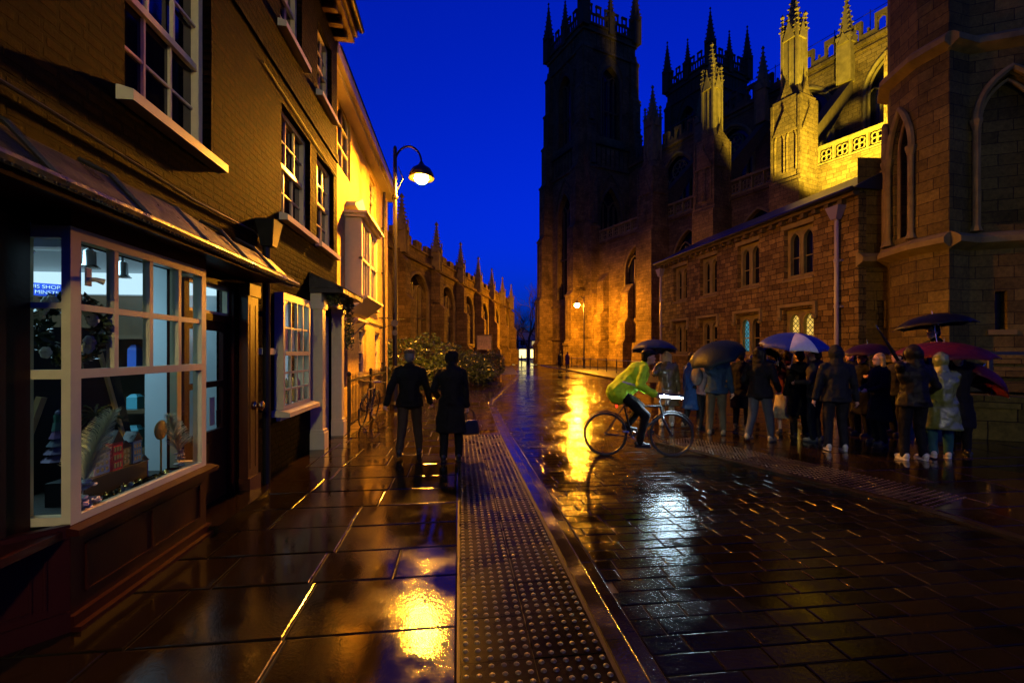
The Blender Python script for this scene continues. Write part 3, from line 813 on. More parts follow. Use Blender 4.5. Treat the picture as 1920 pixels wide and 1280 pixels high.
# shop banner
bn = thing('shop_banner', 'blue banner with white capitals hung inside the bay window', 'banner', at(80,4.4,2.26), R(39))
m = MB(); m.box(-.34,.17,0,.012,-.062,.062); m.build('cloth_panel', pbr('banner_blue',(.01,.06,.55),.5), bn)
def text(body, size, loc, rot, mat, parent, name='lettering', align='CENTER', ext=.002):
    c = bpy.data.curves.new(name,'FONT'); c.body = body; c.size = size; c.extrude = ext; c.align_x = align; c.align_y = 'CENTER'
    c.materials.append(mat); o = bpy.data.objects.new(name,c); COL.objects.link(o); bpy.context.view_layer.update()
    me = bpy.data.meshes.new_from_object(o); bpy.data.objects.remove(o); o = bpy.data.objects.new(name,me); COL.objects.link(o); o.parent = parent; o.location = loc; o.rotation_euler = rot; return o
M['lettering'] = emit('bright_white_lettering', (.8,.9,1), .6)
text('THIS SHOP', .05, (.0,-.004,.026), (R(90),0,0), pbr('white_letter',(.8,.8,.8),.5), bn)
text('YORK MINSTER', .05, (-.03,-.004,-.028), (R(90),0,0), pbr('white_letter',(.8,.8,.8),.5), bn)
# counter with black card
ct = thing('shop_counter', 'wooden shop counter with papers seen through the near window return', 'counter', (-3.35,4.1,.012), 0)
m = MB(); m.box(-.7,.12,-.2,.4,0,1.12); m.build('cabinet', M['pine'], ct)
m = MB(); m.box(-.75,.15,-.24,.42,1.12,1.16); m.build('top', M['wood'], ct)
cd = thing('price_card', 'small black card with white letters on the counter front', 'card', (-3.4,3.892,.95), 0)
m = MB(); m.box(-.09,.09,-.004,.004,-.08,.08); m.build('card_panel', M['black'], cd)
text('BE', .1, (0,-.006,-.01), (R(90),0,0), pbr('white_letter',(.7,.75,.75),.5), cd)
for k,(xx,yy) in enumerate(((-3.75,4.1),(-3.35,4.15))):
    m = MB()
    for j in range(4): m.box(xx-.12,xx+.12,yy-.08,yy+.08,1.175+j*.012,1.184+j*.012)
    tag(m.build('paper_stack', M['white']), ('left' if k == 0 else 'right')+'-hand stack of white papers on the shop counter', 'papers')
# track spotlights
for k,(xx,yy) in enumerate(((-3.3,3.85),(-3.35,4.55),(-3.45,5.1))):
    t = thing('spotlight', ('first','second','third')[k]+' white ceiling spotlight from the near end of the shop', 'spotlight', (xx,yy,2.42), 0, 'ceiling spotlights in the shop')
    m = MB(); m.tube([(0,0,.29),(0,0,.16)], .012, 6); m.build('stem', M['black'], t)
    m = MB(); m.lathe([(.02,.17),(.045,.15),(.05,.03),(.08,0)], 14); m.build('lamp_shade', M['steel'], t, smooth=True)
# goods on shelves and in the second window
q = random.Random(5); k = 0
for z in (.54,.99,1.44):
    for j in range(7):
        w_ = q.uniform(.08,.16); h_ = q.uniform(.14,.3); xx = -3.75-j*.3
        m = MB(); m.box(-w_/2,w_/2,-.06,.06,0,h_*.8); m.taper(0,0,h_*.8,h_,w_/2,.06,w_/4,.03)
        o = m.build('gift_box', PM[q.randrange(7)], loc=(xx,5.75,z+.003)); tag(o, 'coloured gift box on the shop shelves', 'gift box', 'gift boxes on the shop shelves')
fig = [(6.75,'red and gold'),(7.0,'green'),(7.25,'yellow'),(7.45,'brown')]
for (yy,nm),ci in zip(fig,(0,3,2,5)):
    for lvl,(z,wd) in enumerate(((.905,'on the window floor'),(1.665,'on the upper shelf'))):
        m = MB(); m.lathe([(.07,0),(.08,.08),(.05,.2),(.06,.26),(.03,.33),(.005,.36)], 12, (-2.53,yy,z))
        tag(m.build('figurine', PM[(ci+lvl*2)%7], smooth=True), '%s figurine %s of the tall many-paned window' % (nm,wd), 'figurine')
m = MB(); m.box(-2.66,-2.42,6.57,7.55,1.63,1.66); tag(m.build('glass_shelf', M['shopwall']), 'pale display shelf across the tall many-paned window', 'shelf')
# ivy wreath garland over the white door
iv = MB()
for k in range(22):
    t = k/21; yy = 8.15+1.05*t; z = 2.56+.16*math.sin(t*PI)
    leafcloud(iv, (-2.16,yy,z), (.13,.14,.13), 80, .035, 0, 50+k)
for k in range(9): leafcloud(iv, (-2.15,9.2+.01*k,2.5-.09*k), (.09,.09,.1), 55, .033, 0, 90+k)
tag(iv.build('ivy_garland', M['leaf']), 'leafy evergreen garland draped over the white door case', 'garland')

# ================================================================== CREAM HOUSE (set back)
CX = -2.9
cream = thing('cream_house', 'cream rendered house with a projecting upper window beside the street lamp', 'house', (CX,0,0), R(90))
CW = [(11.3,12.6,6.2,7.4,.45),(12.0,14.2,3.15,5.0,0),(15.2,16.4,3.15,5.0,0),(15.2,16.4,6.1,7.5,0),(13.6,14.7,.95,2.35,0),(16.2,17.2,.95,2.35,0),(11.4,12.3,.02,2.3,0)]
w = MB(); wall(w, 9.72, 18.7, 0, 8.0, CW, depth=.2)
w.quad((18.7,0,0),(18.7,7,0),(18.7,7,8),(18.7,0,8)); w.quad((9.72,7,0),(9.72,0,0),(9.72,0,8),(9.72,7,8)); w.quad((9.72,0,8),(18.7,0,8),(18.7,7,8),(9.72,7,8))
w.box(9.72,18.72,-.04,-.003,2.62,2.74); w.box(18.3,18.73,-.05,-.003,0,8)
w.box(9.72,18.3,-.06,-.004,0,.75)
w.build('rendered_wall', M['plaster'], cream)
e = MB(); e.box(9.72,18.85,-.3,-.003,7.75,7.85); e.box(9.72,18.9,-.42,-.003,7.85,8.1); e.build('eaves', M['white'], cream)
rf = MB(); rf.quad((9.9,-.45,8.11),(18.95,-.45,8.11),(18.95,3.5,10.6),(9.9,3.5,10.6)); rf.quad((9.9,3.5,10.6),(18.95,3.5,10.6),(18.95,7,8.11),(9.9,7,8.11)); rf.tri((18.95,-.45,8.11),(18.95,7,8.11),(18.95,3.5,10.6)); rf.build('roof', M['slate'], cream)
ch = MB(); ch.box(13.2,14.4,3.0,3.9,9.8,12.2); ch.build('chimney', M['brick'], cream)
for a,b,c,d,h in CW[2:6]: sash(cream,a,b,c,d,cols=2,rows=(2,2))
# arched window
f = MB(); f.box(11.3,11.36,.06,.12,6.2,7.4); f.box(12.54,12.6,.06,.12,6.2,7.4); f.box(11.93,11.97,.06,.12,6.2,7.75); f.box(11.36,12.54,.06,.12,6.2,6.26); f.box(11.36,12.54,.065,.11,6.8,6.84); f.box(11.36,12.54,.065,.11,7.36,7.4); arch_rib(f,11.33,12.57,7.4,.42,.09,.035)
fo = f.build('arched_window', M['white'], cream); g_ = MB(); arch_panel(g_,11.3,12.6,6.2,7.4,.45,.11); g_.build('pane', M['darkglass'], fo)
# oriel: projecting boxed window
orl = MB(); a,b,c,d = 12.0,14.2,3.15,5.0; y0 = -.42
for u in (a,b-.12,(a+b)/2-.05): orl.box(u,u+.12,y0,y0+.1,c,d)
for k in range(1,6): u = a+.12+(b-a-.24)*k/6; orl.box(u-.014,u+.014,y0+.02,y0+.06,c,d)
orl.box(a,b,y0,y0+.08,4.05,4.11); orl.box(a,b,y0,-.004,c-.08,c); orl.box(a,b,y0,-.004,d,d+.12)
orl.box(a-.08,b+.08,y0-.1,-.005,d+.12,d+.2); orl.box(a-.15,b+.15,y0-.18,-.005,d+.2,d+.26)
orl.prism([(y0-.14,c-.1),(-.004,c-.1),(-.004,c-.5),(-.14,c-.45)], a-.1,b+.1,'x'); orl.box(a-.12,b+.12,y0-.17,-.005,c-.1,c-.04)
for u in (a,b-.05): orl.box(u,u+.05,y0+.1,-.004,c,d)
oo = orl.build('oriel_window', M['white'], cream)
g_ = MB(); g_.quad((a+.05,y0+.07,c),(b-.05,y0+.07,c),(b-.05,y0+.07,d),(a+.05,y0+.07,d)); g_.build('pane', M['darkglass'], oo)
pd = MB(); pd.prism([(12.2,5.55),(14.0,5.55),(13.1,5.95)], -.22,-.003,'y'); pd.box(12.1,14.1,-.25,-.003,5.45,5.55); pd.build('pediment', M['white'], cream)
dp = MB(); dp.tube([(17.55,-.1,.1),(17.55,-.1,7.7)], .05, 8)
for z in (1.2,2.9,4.6,6.3): dp.box(17.47,17.63,-.11,-.004,z,z+.06)
dp.build('rain_pipe', M['iron'], cream)
cdr = MB(); cdr.box(11.4,12.3,.08,.13,.02,2.3); cdr.box(11.5,11.8,.07,.081,.3,1.0); cdr.box(11.9,12.2,.07,.081,.3,1.0); cdr.box(11.5,12.2,.07,.081,1.15,2.1); cdr.build('front_door', M['wood'], cream)
hd = MB(); hd.box(11.2,12.5,-.5,-.004,2.42,2.48); hd.tube([(11.3,-.02,2.0),(11.3,-.45,2.42)],.02,6); hd.tube([(12.4,-.02,2.0),(12.4,-.45,2.42)],.02,6); hd.build('door_hood', M['white'], cream)
# hanging wrought bracket
br_ = MB(); br_.tube([(16.9,-.02,2.9),(16.9,-.9,2.86)],.016,6); br_.tube([(16.9,-.02,2.5),(16.9,-.4,2.62),(16.9,-.8,2.84)],.012,6); br_.tube([(16.9,-.3,2.86),(16.9,-.36,3.0),(16.9,-.5,2.98),(16.9,-.46,2.88)],.01,6)
br_.build('iron_bracket', M['iron'], cream)
# area railings
rl = thing('area_railings', 'black iron railings on the pavement before the cream house', 'railing', (-2.28,9.75,0), R(90))
m = MB(); m.box(0,4.8,-.02,.02,1.02,1.06); m.box(0,4.8,-.015,.015,.12,.15); m.build('rail', M['iron'], rl)
for k in range(3):
    m = MB(); x = .03+k*2.35; m.box(x-.03,x+.03,-.03,.03,0,1.15); m.ell((x,0,1.19),(.045,.045,.055),8,6); m.build('post', M['iron'], rl)
for k in range(32):
    x = .18+k*.145
    m = MB(); m.tube([(x,0,.13),(x,0,1.12),(x,0,1.2)],[.01,.01,.002],6); m.build('bar', M['iron'], rl)
# ================================================================== MINSTER (local x along the nave towards the viewer, outside = -y)
NO = c2w(20,32); NRZ = math.atan2(-.938,.3466)
minster = thing('cathedral', 'tall gothic stone cathedral with pinnacled towers and a floodlit nave pier', 'cathedral', NO, NRZ)
def spire(mb, cx, cy, z0, z1, w, crock=7):
    mb.taper(cx,cy,z0,z1,w,w,.02,.02)
    for k in range(crock):
        t = (k+.5)/crock; z = z0+(z1-z0)*t*.94; r = w*(1-t*.94)
        s_ = .055+.10*w*(1-t)
        for sx,sy in ((1,1),(1,-1),(-1,1),(-1,-1)):
            x,y = cx+sx*r, cy+sy*r
            mb.taper(x+sx*s_*.5,y+sy*s_*.5,z,z+s_*1.6,s_,s_,s_*.4,s_*.4)
    mb.taper(cx,cy,z1-.12,z1+.05,.03,.03,.12,.12); mb.taper(cx,cy,z1+.05,z1+.3,.12,.12,.01,.01)
def gablet(mb, cx, cy, z, w, h, out):
    for dx,dy in ((0,-1),(1,0),(0,1),(-1,0)):
        a = Vector((cx+dx*out,cy+dy*out,0)); t = Vector((-dy,dx,0))*w; n_ = Vector((dx,dy,0))*.12
        p = [a-t,a+t]; 
        vs = []
        for o_ in (Vector((0,0,0)), n_):
            vs += [p[0]+o_+Vector((0,0,z)), p[1]+o_+Vector((0,0,z)), a+o_+Vector((0,0,z+h))]
        mb.add(vs, [(0,1,2),(3,5,4),(0,3,4,1),(1,4,5,2),(2,5,3,0)])
        mb.tube([a+n_+Vector((0,0,z+h)), a+n_+Vector((0,0,z+h+.35))], [.07,.02], 5)
def pinnacle(parent, cx, cy, z0, w, shaft, sp, name='pinnacle', mat='dressed'):
    mb = MB()
    mb.box(cx-w,cx+w,cy-w,cy+w,z0,z0+shaft)
    for sx in (-1,1):
        for sy in (-1,1): mb.box(cx+sx*w-.06,cx+sx*w+.06,cy+sy*w-.06,cy+sy*w+.06,z0,z0+shaft*.93)
    mb.box(cx-w-.08,cx+w+.08,cy-w-.08,cy+w+.08,z0+shaft*.93,z0+shaft)
    gablet(mb,cx,cy,z0+shaft*.82,w*.9,w*2.0,w+.01)
    spire(mb,cx,cy,z0+shaft,z0+shaft+sp,w*.85)
    return mb.build(name, M[mat], parent)

# --- nave: aisle wall, clerestory, parapets, roof
bay_w = 6.85
AY, CY = 1.1, 7.0
def nave_windows(ywall, sill, spring, rise, half, us):
    return [(u-half,u+half,sill,spring,rise) for u in us]
bays = [bay_w*(.5-k)-0.0 for k in range(-1,4)]      # centres u
aw = nave_windows(AY, 5.2, 10.4, 2.6, 1.75, [b-bay_w/1 for b in bays])
m = MB(); wall(m, -25.0, 14.0, 0, 14.6, [h for h in aw if -24.5 < h[0] and h[1] < 13.5], y=AY, depth=.6)
m.box(-25,14,AY-.12,AY-.003,2.9,3.15); m.box(-25,14,AY-.28,AY-.003,0,1.1); m.box(-25,14,AY-.2,AY-.003,1.1,1.35); m.box(-25,14,AY-.16,AY-.003,4.7,4.95)
m.box(-25,14,AY-.2,AY-.003,14.3,14.55)
m.build('aisle_wall', M['lime'], minster)
for h in aw:
    if not (-24.5 < h[0] and h[1] < 13.5): continue
    f = MB(); a,b,c,d,r = h
    for k in range(1,3): u = a+(b-a)*k/3; f.box(u-.08,u+.08,AY+.25,AY+.45,c,d+r*.45)
    arch_rib(f,a,b,d,r,AY-.06,.11,8,c+2); arch_rib(f,a+.05,(a+b)/2+.3,d,r*.62,AY+.35,.07); arch_rib(f,(a+b)/2-.3,b-.05,d,r*.62,AY+.35,.07)
    f.box(a,b,AY-.15,AY+.2,c-.15,c-.003)
    fo = f.build('aisle_window', M['dressed'], minster)
    g_ = MB(); arch_panel(g_,a,b,c,d,r,AY+.5); g_.build('glazing', M['churchglass'], fo)
# openwork aisle parapet with quatrefoils
m = MB(); m.box(-25,14,AY-.1,AY+.25,14.6,14.75); m.box(-25,14,AY-.12,AY+.27,15.75,15.95)
x = -25
while x < 14:
    m.box(x-.06,x+.06,AY-.05,AY+.2,14.75,15.75)
    for q in range(4):
        a = PI/4+PI/2*q; pts = [(x+.5+.2*math.cos(a)+.17*math.cos(2*PI*k/8), AY+.08, 15.25+.24*math.sin(a)+.19*math.sin(2*PI*k/8)) for k in range(8)]
        m.tube(pts, .05, 4, closed=True)
    x += 1.0
m.build('aisle_parapet', M['dressed'], minster)
m = MB(); m.quad((-25,AY+.2,14.5),(14,AY+.2,14.5),(14,CY,17.2),(-25,CY,17.2)); m.build('aisle_roof', M['lead'], minster)
cw = [(b-2.35,b+2.35,17.9,21.0,2.9) for b in [bay_w*(-.5-k) for k in range(-2,3)]]
m = MB(); wall(m, -24.5, 14.0, 15, 25.2, cw, y=CY, depth=.7, n=10); m.box(-25,14,CY-.22,CY-.003,24.95,25.2); m.box(-25,14,CY-.12,CY-.003,24.5,24.62)
m.build('clerestory_wall', M['lime'], minster)
for a,b,c,d,r in cw:
    f = MB()
    for k in range(1,5): u = a+(b-a)*k/5; f.box(u-.08,u+.08,CY+.3,CY+.5,c,d+(.2 if k in (1,4) else .5))
    arch_rib(f,a,b,d,r,CY-.05,.16,10,c); arch_rib(f,a+.22,b-.22,d,r-.25,CY+.15,.1,10,c)
    for k in range(5): u0 = a+(b-a)*k/5; arch_rib(f,u0,u0+(b-a)/5,d-.2,.75,CY+.4,.06,5)
    cx = (a+b)/2; R0 = 1.0
    f.tube([(cx+R0*math.cos(2*PI*k/20),CY+.4,d+1.1+R0*math.sin(2*PI*k/20)) for k in range(20)],.08,5,closed=True)
    for q in range(6):
        aa = 2*PI*q/6; f.tube([(cx+.55*math.cos(aa)+.33*math.cos(2*PI*k/9),CY+.4,d+1.1+.55*math.sin(aa)+.33*math.sin(2*PI*k/9)) for k in range(9)],.055,4,closed=True)
    fo = f.build('clerestory_window', M['dressed'], minster)
    g_ = MB(); arch_panel(g_,a,b,c,d,r,CY+.55,10); g_.build('glazing', M['churchglass'], fo)
# pierced battlements
m = MB(); m.box(-24.5,14,CY-.1,CY+.3,25.2,25.4)
x = -24.5
while x < 14:
    m.box(x,x+.18,CY-.05,CY+.25,25.4,26.5); m.box(x+.72,x+.9,CY-.05,CY+.25,25.4,26.5); m.box(x,x+.9,CY-.06,CY+.26,26.5,26.85); arch_rib(m,x+.14,x+.76,26.1,.4,CY+.1,.08,4); m.box(x+.9,x+1.75,CY-.05,CY+.25,25.4,25.75)
    m.box(x+1.25,x+1.36,CY,CY+.2,25.75,26.1)
    x += 1.75
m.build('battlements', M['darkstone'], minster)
m = MB(); m.tube([(-24,CY+1.0,27.8),(14,CY+1.0,27.8)],.025,5)
for k in range(16): m.tube([(-24+k*2.5,CY+1.0,25.4),(-24+k*2.5,CY+1.0,28.0)],.03,5)
m.build('roof_handrail', M['iron'], minster)
m = MB(); m.quad((-25,CY+.3,25.3),(14,CY+.3,25.3),(14,15,29.5),(-25,15,29.5)); m.quad((-25,15,29.5),(14,15,29.5),(14,22.7,25.3),(-25,22.7,25.3)); m.build('nave_roof', M['lead'], minster)
for k in range(-1,4):
    u = -k*bay_w
    pinnacle(minster,u,CY-.25,22.5,.45,3.6,3.2,'wall_pinnacle')
# great buttress piers with niches, gablets and tall pinnacles; flyers behind
for k in range(-1,3):
    u = -k*bay_w
    m = MB()
    m.box(u-1.05,u+1.05,-1.2,AY+.1,0,13.4)
    m.taper(u,-.2,0,2.6,1.25,1.4,1.2,1.35); m.box(u-1.15,u+1.15,-1.3,AY,4.7,4.95)
    m.box(u-1.12,u+1.12,-1.1,1.1,13.4,13.7)
    m.box(u-.95,u+.95,-.95,.95,13.7,19.4)
    for sx in (-1,1):
        for sy in (-1,1): m.box(u+sx*.95-.09,u+sx*.95+.09,sy*.95-.09,sy*.95+.09,13.7,19.2)
    for yy in (-.97,):
        m.box(u-.1,u+.1,yy-.05,yy+.05,14.2,17.2); arch_rib(m,u-.75,u-.1,16.4,.8,yy-.03,.07,5,14.2); arch_rib(m,u+.1,u+.75,16.4,.8,yy-.03,.07,5,14.2)
    m.box(u+.93,u+1.02,-.06,.06,14.2,17.2)
    gablet(m,u,0,16.9,.85,1.7,.97); gablet(m,u,0,19.0,.6,1.7,.75)
    m.taper(u,0,19.4,20.3,.9,.9,.55,.55)
    pr_ = m.build('buttress_pier', M['lime'], minster)
    m = MB(); m.box(u-.5,u+.5,-.5,.5,20.2,24.3)
    for sx in (-1,1):
        for sy in (-1,1): m.box(u+sx*.52-.08,u+sx*.52+.08,sy*.52-.08,sy*.52+.08,20.0,24.0)
    for dx,dy in ((0,-1),(1,0),(-1,0)): m.box(u+dx*.52-.04,u+dx*.52+.04,dy*.52-.04,dy*.52+.04,20.3,23.6)
    gablet(m,u,0,23.6,.42,1.3,.53); m.box(u-.6,u+.6,-.6,.6,24.0,24.2)
    for sx in (-1,1):
        for sy in (-1,1): spire(m,u+sx*.5,sy*.5,24.2,25.4,.12,3)
    spire(m,u,0,24.2,27.5,.4,8)
    m.build('pinnacle', M['dressed'], pr_)
    m = MB()
    m.prism([(.9,16.5),(CY,22.6),(CY,21.7),(CY-1.6,19.9),(CY-3.4,17.6),(CY-4.6,15.4),(.9,15.2)], u-.32,u+.32,'x')
    m.prism([(.85,16.55),(CY,22.7),(CY,22.9),(.85,16.75)], u-.42,u+.42,'x')
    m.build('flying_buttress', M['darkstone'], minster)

for u,zt in ((-18.2,8.4),(-22.3,10.2)):
    m = MB()
    for z0_,z1_,o in ((0,3.0,1.5),(3.0,zt*.62,1.2),(zt*.62,zt,.8)): m.prism([(AY-o,z0_),(AY,z0_),(AY,z1_+.6),(AY-o+.3,z1_),(AY-o,z1_-.4)],u-.6,u+.6,'x')
    m.build('buttress_pier', M['lime'], minster)
# --- west towers
def tower(x0, y0, w, ztop, mat, extra=1):
    T = None
    m = MB(); cx, cy = x0+w/2, y0+w/2
    def face(mb, fn):
        # fn draws a face in a frame where u runs 0..w along the wall, outside -y
        for q,(ox,oy) in enumerate(((x0,y0),(x0+w,y0),(x0+w,y0+w),(x0,y0+w))):
            mb.T = Matrix.Translation((ox,oy,0)) @ Matrix.Rotation(R(90*q),4,'Z'); fn(mb); mb.T = None
    bel = [(w*.5-1.55,w*.5+1.55,ztop-13.2,ztop-6.6,2.3)]
    west = [(w*.5-1.7,w*.5+1.7,8.5,18.5,3.6)]
    def wl(mb): wall(mb,0,w,0,ztop,bel+west,depth=.8,n=9)
    face(m, wl)
    def strings(mb):
        for z in (3.2,7.4,24.2,27.0,ztop-14.4,ztop-3.0,ztop-.9): mb.box(-.12,w+.12,-.22,-.004,z,z+.28)
        # blind panelling
        for z0_,z1_ in ((24.6,26.9),(ztop-2.6,ztop-1.0),(ztop-17,ztop-14.5)):
            for k in range(11):
                u = .5+(w-1.0)*k/10; mb.box(u-.05,u+.05,-.1,-.003,z0_,z1_)
        for a in (.9,w-2.1):
            for z in (ztop-13,ztop-8.5): arch_rib(mb,a,a+1.2,z+2.6,1.0,-.05,.07,5,z)
        # stepped corner buttresses
        for u in (-.2,w-1.0):
            for z0_,z1_,o in ((0,3.2,2.3),(3.2,9,2.0),(9,17,1.7),(17,24.2,1.35),(24.2,29.5,1.0),(29.5,34,.7),(34,ztop-2.5,.42)):
                mb.prism([(-o,z0_),(.0,z0_),(.0,z1_+.6),(-o+.32,z1_),(-o,z1_-.5)],u,u+1.2,'x')
                mb.box(u-.08,u+1.28,-o-.08,-o+.01,z1_-.75,z1_-.5)
                mb.box(u+.55,u+.65,-o-.06,-.0,z0_+.5,z1_-1)
    face(m, strings)
    t_ = m.build('tower', M[mat], minster)
    def tr(mb, win):
        for (a,b,c,d,r) in win:
            for k in range(1,4): u = a+(b-a)*k/4; mb.box(u-.07,u+.07,.3,.55,c,d+(r*.4))
            arch_rib(mb,a,b,d,r,-.06,.15,9,c); arch_rib(mb,a+.1,(a+b)/2+.1,d,r*.55,.4,.08); arch_rib(mb,(a+b)/2-.1,b-.1,d,r*.55,.4,.08)
            mb.box(a,b,.3,.5,(c+d)/2,(c+d)/2+.15); arch_rib(mb,a-.5,b+.5,d,r+1.6,-.1,.1,9)
    for q,(ox,oy) in enumerate(((x0,y0),(x0+w,y0),(x0+w,y0+w),(x0,y0+w))):
        for win in (bel,west):
            mb = MB(); mb.T = Matrix.Translation((ox,oy,0)) @ Matrix.Rotation(R(90*q),4,'Z'); tr(mb,win); mb.m = 1
            for (a,b,c,d,r) in win: arch_panel(mb,a,b,c,d,r,.7,9)
            mb.build('tower_window', [M['darkstone'],M['churchglass']], t_)
    m = MB()
    def pa(mb):
        mb.box(-.1,w+.1,-.18,.15,ztop,ztop+.25); mb.box(.4,w-.4,-.12,.1,ztop+1.25,ztop+1.42)
        k = 0; u = .5
        while u < w-.5:
            mb.box(u-.06,u+.06,-.1,.1,ztop+.25,ztop+1.25)
            if k % 3 == 0: mb.box(u-.06,u+.06+.65,-.1,.1,ztop+1.42,ztop+1.6); mb.box(u-.06,u+.06,-.1,.1,ztop+1.6,ztop+2.3); mb.box(u+.59,u+.71,-.1,.1,ztop+1.6,ztop+2.3); mb.box(u-.1,u+.75,-.12,.12,ztop+2.3,ztop+2.5)
            u += .45; k += 1
    face(m, pa); m.quad((x0,y0,ztop+.1),(x0+w,y0,ztop+.1),(x0+w,y0+w,ztop+.1),(x0,y0+w,ztop+.1))
    m.build('parapet', M['darkstone'], t_)
    for i in range(3):
        for j in range(3):
            if i == j == 1: continue
            big = (i != 1 and j != 1)
            pinnacle(t_, x0+w*i/2, y0+w*j/2, ztop-.5, .5 if big else .34, 3.6 if big else 2.6, 4.4 if big else 3.4, mat='darkstone')
    for k in range(3):
        for sx,sy in ((0,0),(1,0),(0,1),(1,1)):
            m = MB(); zz = (17,24.2,29.5)[k]; o = (1.5,1.2,.85)[k]
            px = x0+w*sx+(-1 if sx == 0 else 1)*o; py = y0+w*sy+(-1 if sy == 0 else 1)*o*.0
            spire(m, px, py+(.4 if sy == 0 else -.4), zz-.2, zz+2.2, .3, 4)
            m.build('pinnacle', M['darkstone'], t_)
    return t_
TX = -25-8.05
tower(TX, 0, 8.05, 41.4, 'lime')
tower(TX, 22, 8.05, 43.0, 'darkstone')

# ================================================================== TWO-STOREY STONE ANNEX
A0 = Vector((14.0,29.3,0)); A1 = Vector((14.96,15.35,0)); AL = (A1-A0).length
ARZ = math.atan2(A1.y-A0.y, A1.x-A0.x)
annex = thing('stone_annex', 'low two-storey stone building with mullioned windows in front of the cathedral nave', 'building', A0, ARZ)
def upx(px):
    lo, hi = -5.0, AL+5
    for _ in range(50):
        md = (lo+hi)/2; p = A0+(A1-A0)*md/AL; d = p.x*SN+p.y*CS; lat = p.x*CS-p.y*SN
        if 960+FPX*lat/d < px: lo = md
        else: hi = md
    return lo
cols_ = [(1262,1289),(1311,1346),(1382,1424),(1472,1522)]
up = []; lowr = []
for a,b in cols_:
    c_ = (upx(a)+upx(b))/2
    up.append((c_-.78,c_+.78,4.95,7.15,0)); lowr.append((c_-.82,c_+.82,1.55,3.55,0))
m = MB(); wall(m,-.6,AL,0,7.75,up+lowr,depth=.26)
m.quad((AL,0,0),(AL,6,0),(AL,6,7.75),(AL,0,7.75)); m.quad((-.6,6,0),(-.6,0,0),(-.6,0,7.75),(-.6,6,7.75))
m.box(-.6,AL,-.1,-.004,0,.55)
an_w = m.build('rubble_wall', M['rubble'], annex)
def twolight(h, lit=None, hood=True):
    a,b,c,d,_ = h; f = MB()
    mid = (a+b)/2
    L = [(a+.16,mid-.09,c+.14,d-.55,.36),(mid+.09,b-.16,c+.14,d-.55,.36)]
    wall(f,a,b,c,d,L,y=.2,depth=.2)
    for q in L: arch_rib(f,q[0],q[1],q[3],q[4],.19,.03,5,q[2])
    f.prism([(-.07,c-.16),(.2,c-.16),(.2,c-.003),(.05,c-.003),(-.07,c-.08)],a-.05,b+.05,'x')
    if hood:
        f.box(a-.2,b+.2,-.14,-.004,d+.1,d+.24); f.box(a-.2,a-.07,-.13,-.004,d-.35,d+.1); f.box(b+.07,b+.2,-.13,-.004,d-.35,d+.1)
        f.ell((a-.135,-.12,d-.42),(.11,.1,.1),8,6); f.ell((b+.135,-.12,d-.42),(.11,.1,.1),8,6)
    else: f.box(a-.1,b+.1,-.06,-.004,d+.003,d+.2)
    for q in L: f.box(q[0],q[1],.32,.35,(q[2]+q[3])/2,(q[2]+q[3])/2+.05)
    for k,u in enumerate((a,b)): 
        for z in (c+.1,c+.9,c+1.5):
            pass
    fo = f.build('mullioned_window', M['dressed'], annex)
    for i,q in enumerate(L):
        g_ = MB(); arch_panel(g_,q[0],q[1],q[2],q[3],q[4],.37,6)
        g_.build('glazing', lit[i] if lit else M['churchglass'], fo)
M['litlead'] = leaded('amber_lit_leaded_glass', (1,.60,.10), 1.1, .16)
M['teallead'] = leaded('blue_lit_leaded_glass', (.12,.5,.6), .5, .16)
for h in up: twolight(h, hood=False)
twolight(lowr[0]); twolight(lowr[1]); twolight(lowr[2], [M['teallead'],M['churchglass']]); twolight(lowr[3], [M['litlead'],M['litlead']])
m = MB(); m.box(-.7,AL+.05,-.3,-.004,7.55,7.72)
for k in range(24): m.box(-.5+k*.6,-.3+k*.6,-.24,-.004,7.38,7.55)
m.build('eaves', M['darkstone'], annex)
m = MB(); m.quad((-.8,-.42,7.78),(AL+.15,-.42,7.78),(AL+.15,3.2,9.6),(-.8,3.2,9.6)); m.quad((-.8,3.2,9.6),(AL+.15,3.2,9.6),(AL+.15,6.2,7.8),(-.8,6.2,7.8)); m.tri((AL+.15,-.42,7.78),(AL+.15,6.2,7.8),(AL+.15,3.2,9.6)); m.build('roof', M['slate'], annex)
m = MB(); m.tube([(-.8,-.45,7.75),(AL+.15,-.45,7.75)],.09,8); m.build('gutter', M['iron'], annex)
for px in (1243,1575):
    u = upx(px); m = MB(); m.tube([(u,-.16,.05),(u,-.16,6.9)],.075,10); m.taper(u,-.2,6.85,7.35,.12,.12,.3,.2)
    for z in (1.5,3.4,5.2): m.lathe([(.1,0),(.1,.1)],10,(u,-.16,z)); m.box(u-.16,u+.16,-.12,-.003,z,z+.07)
    m.build('rain_pipe', pbr('painted_pipe',(.2,.17,.13),.4), annex)

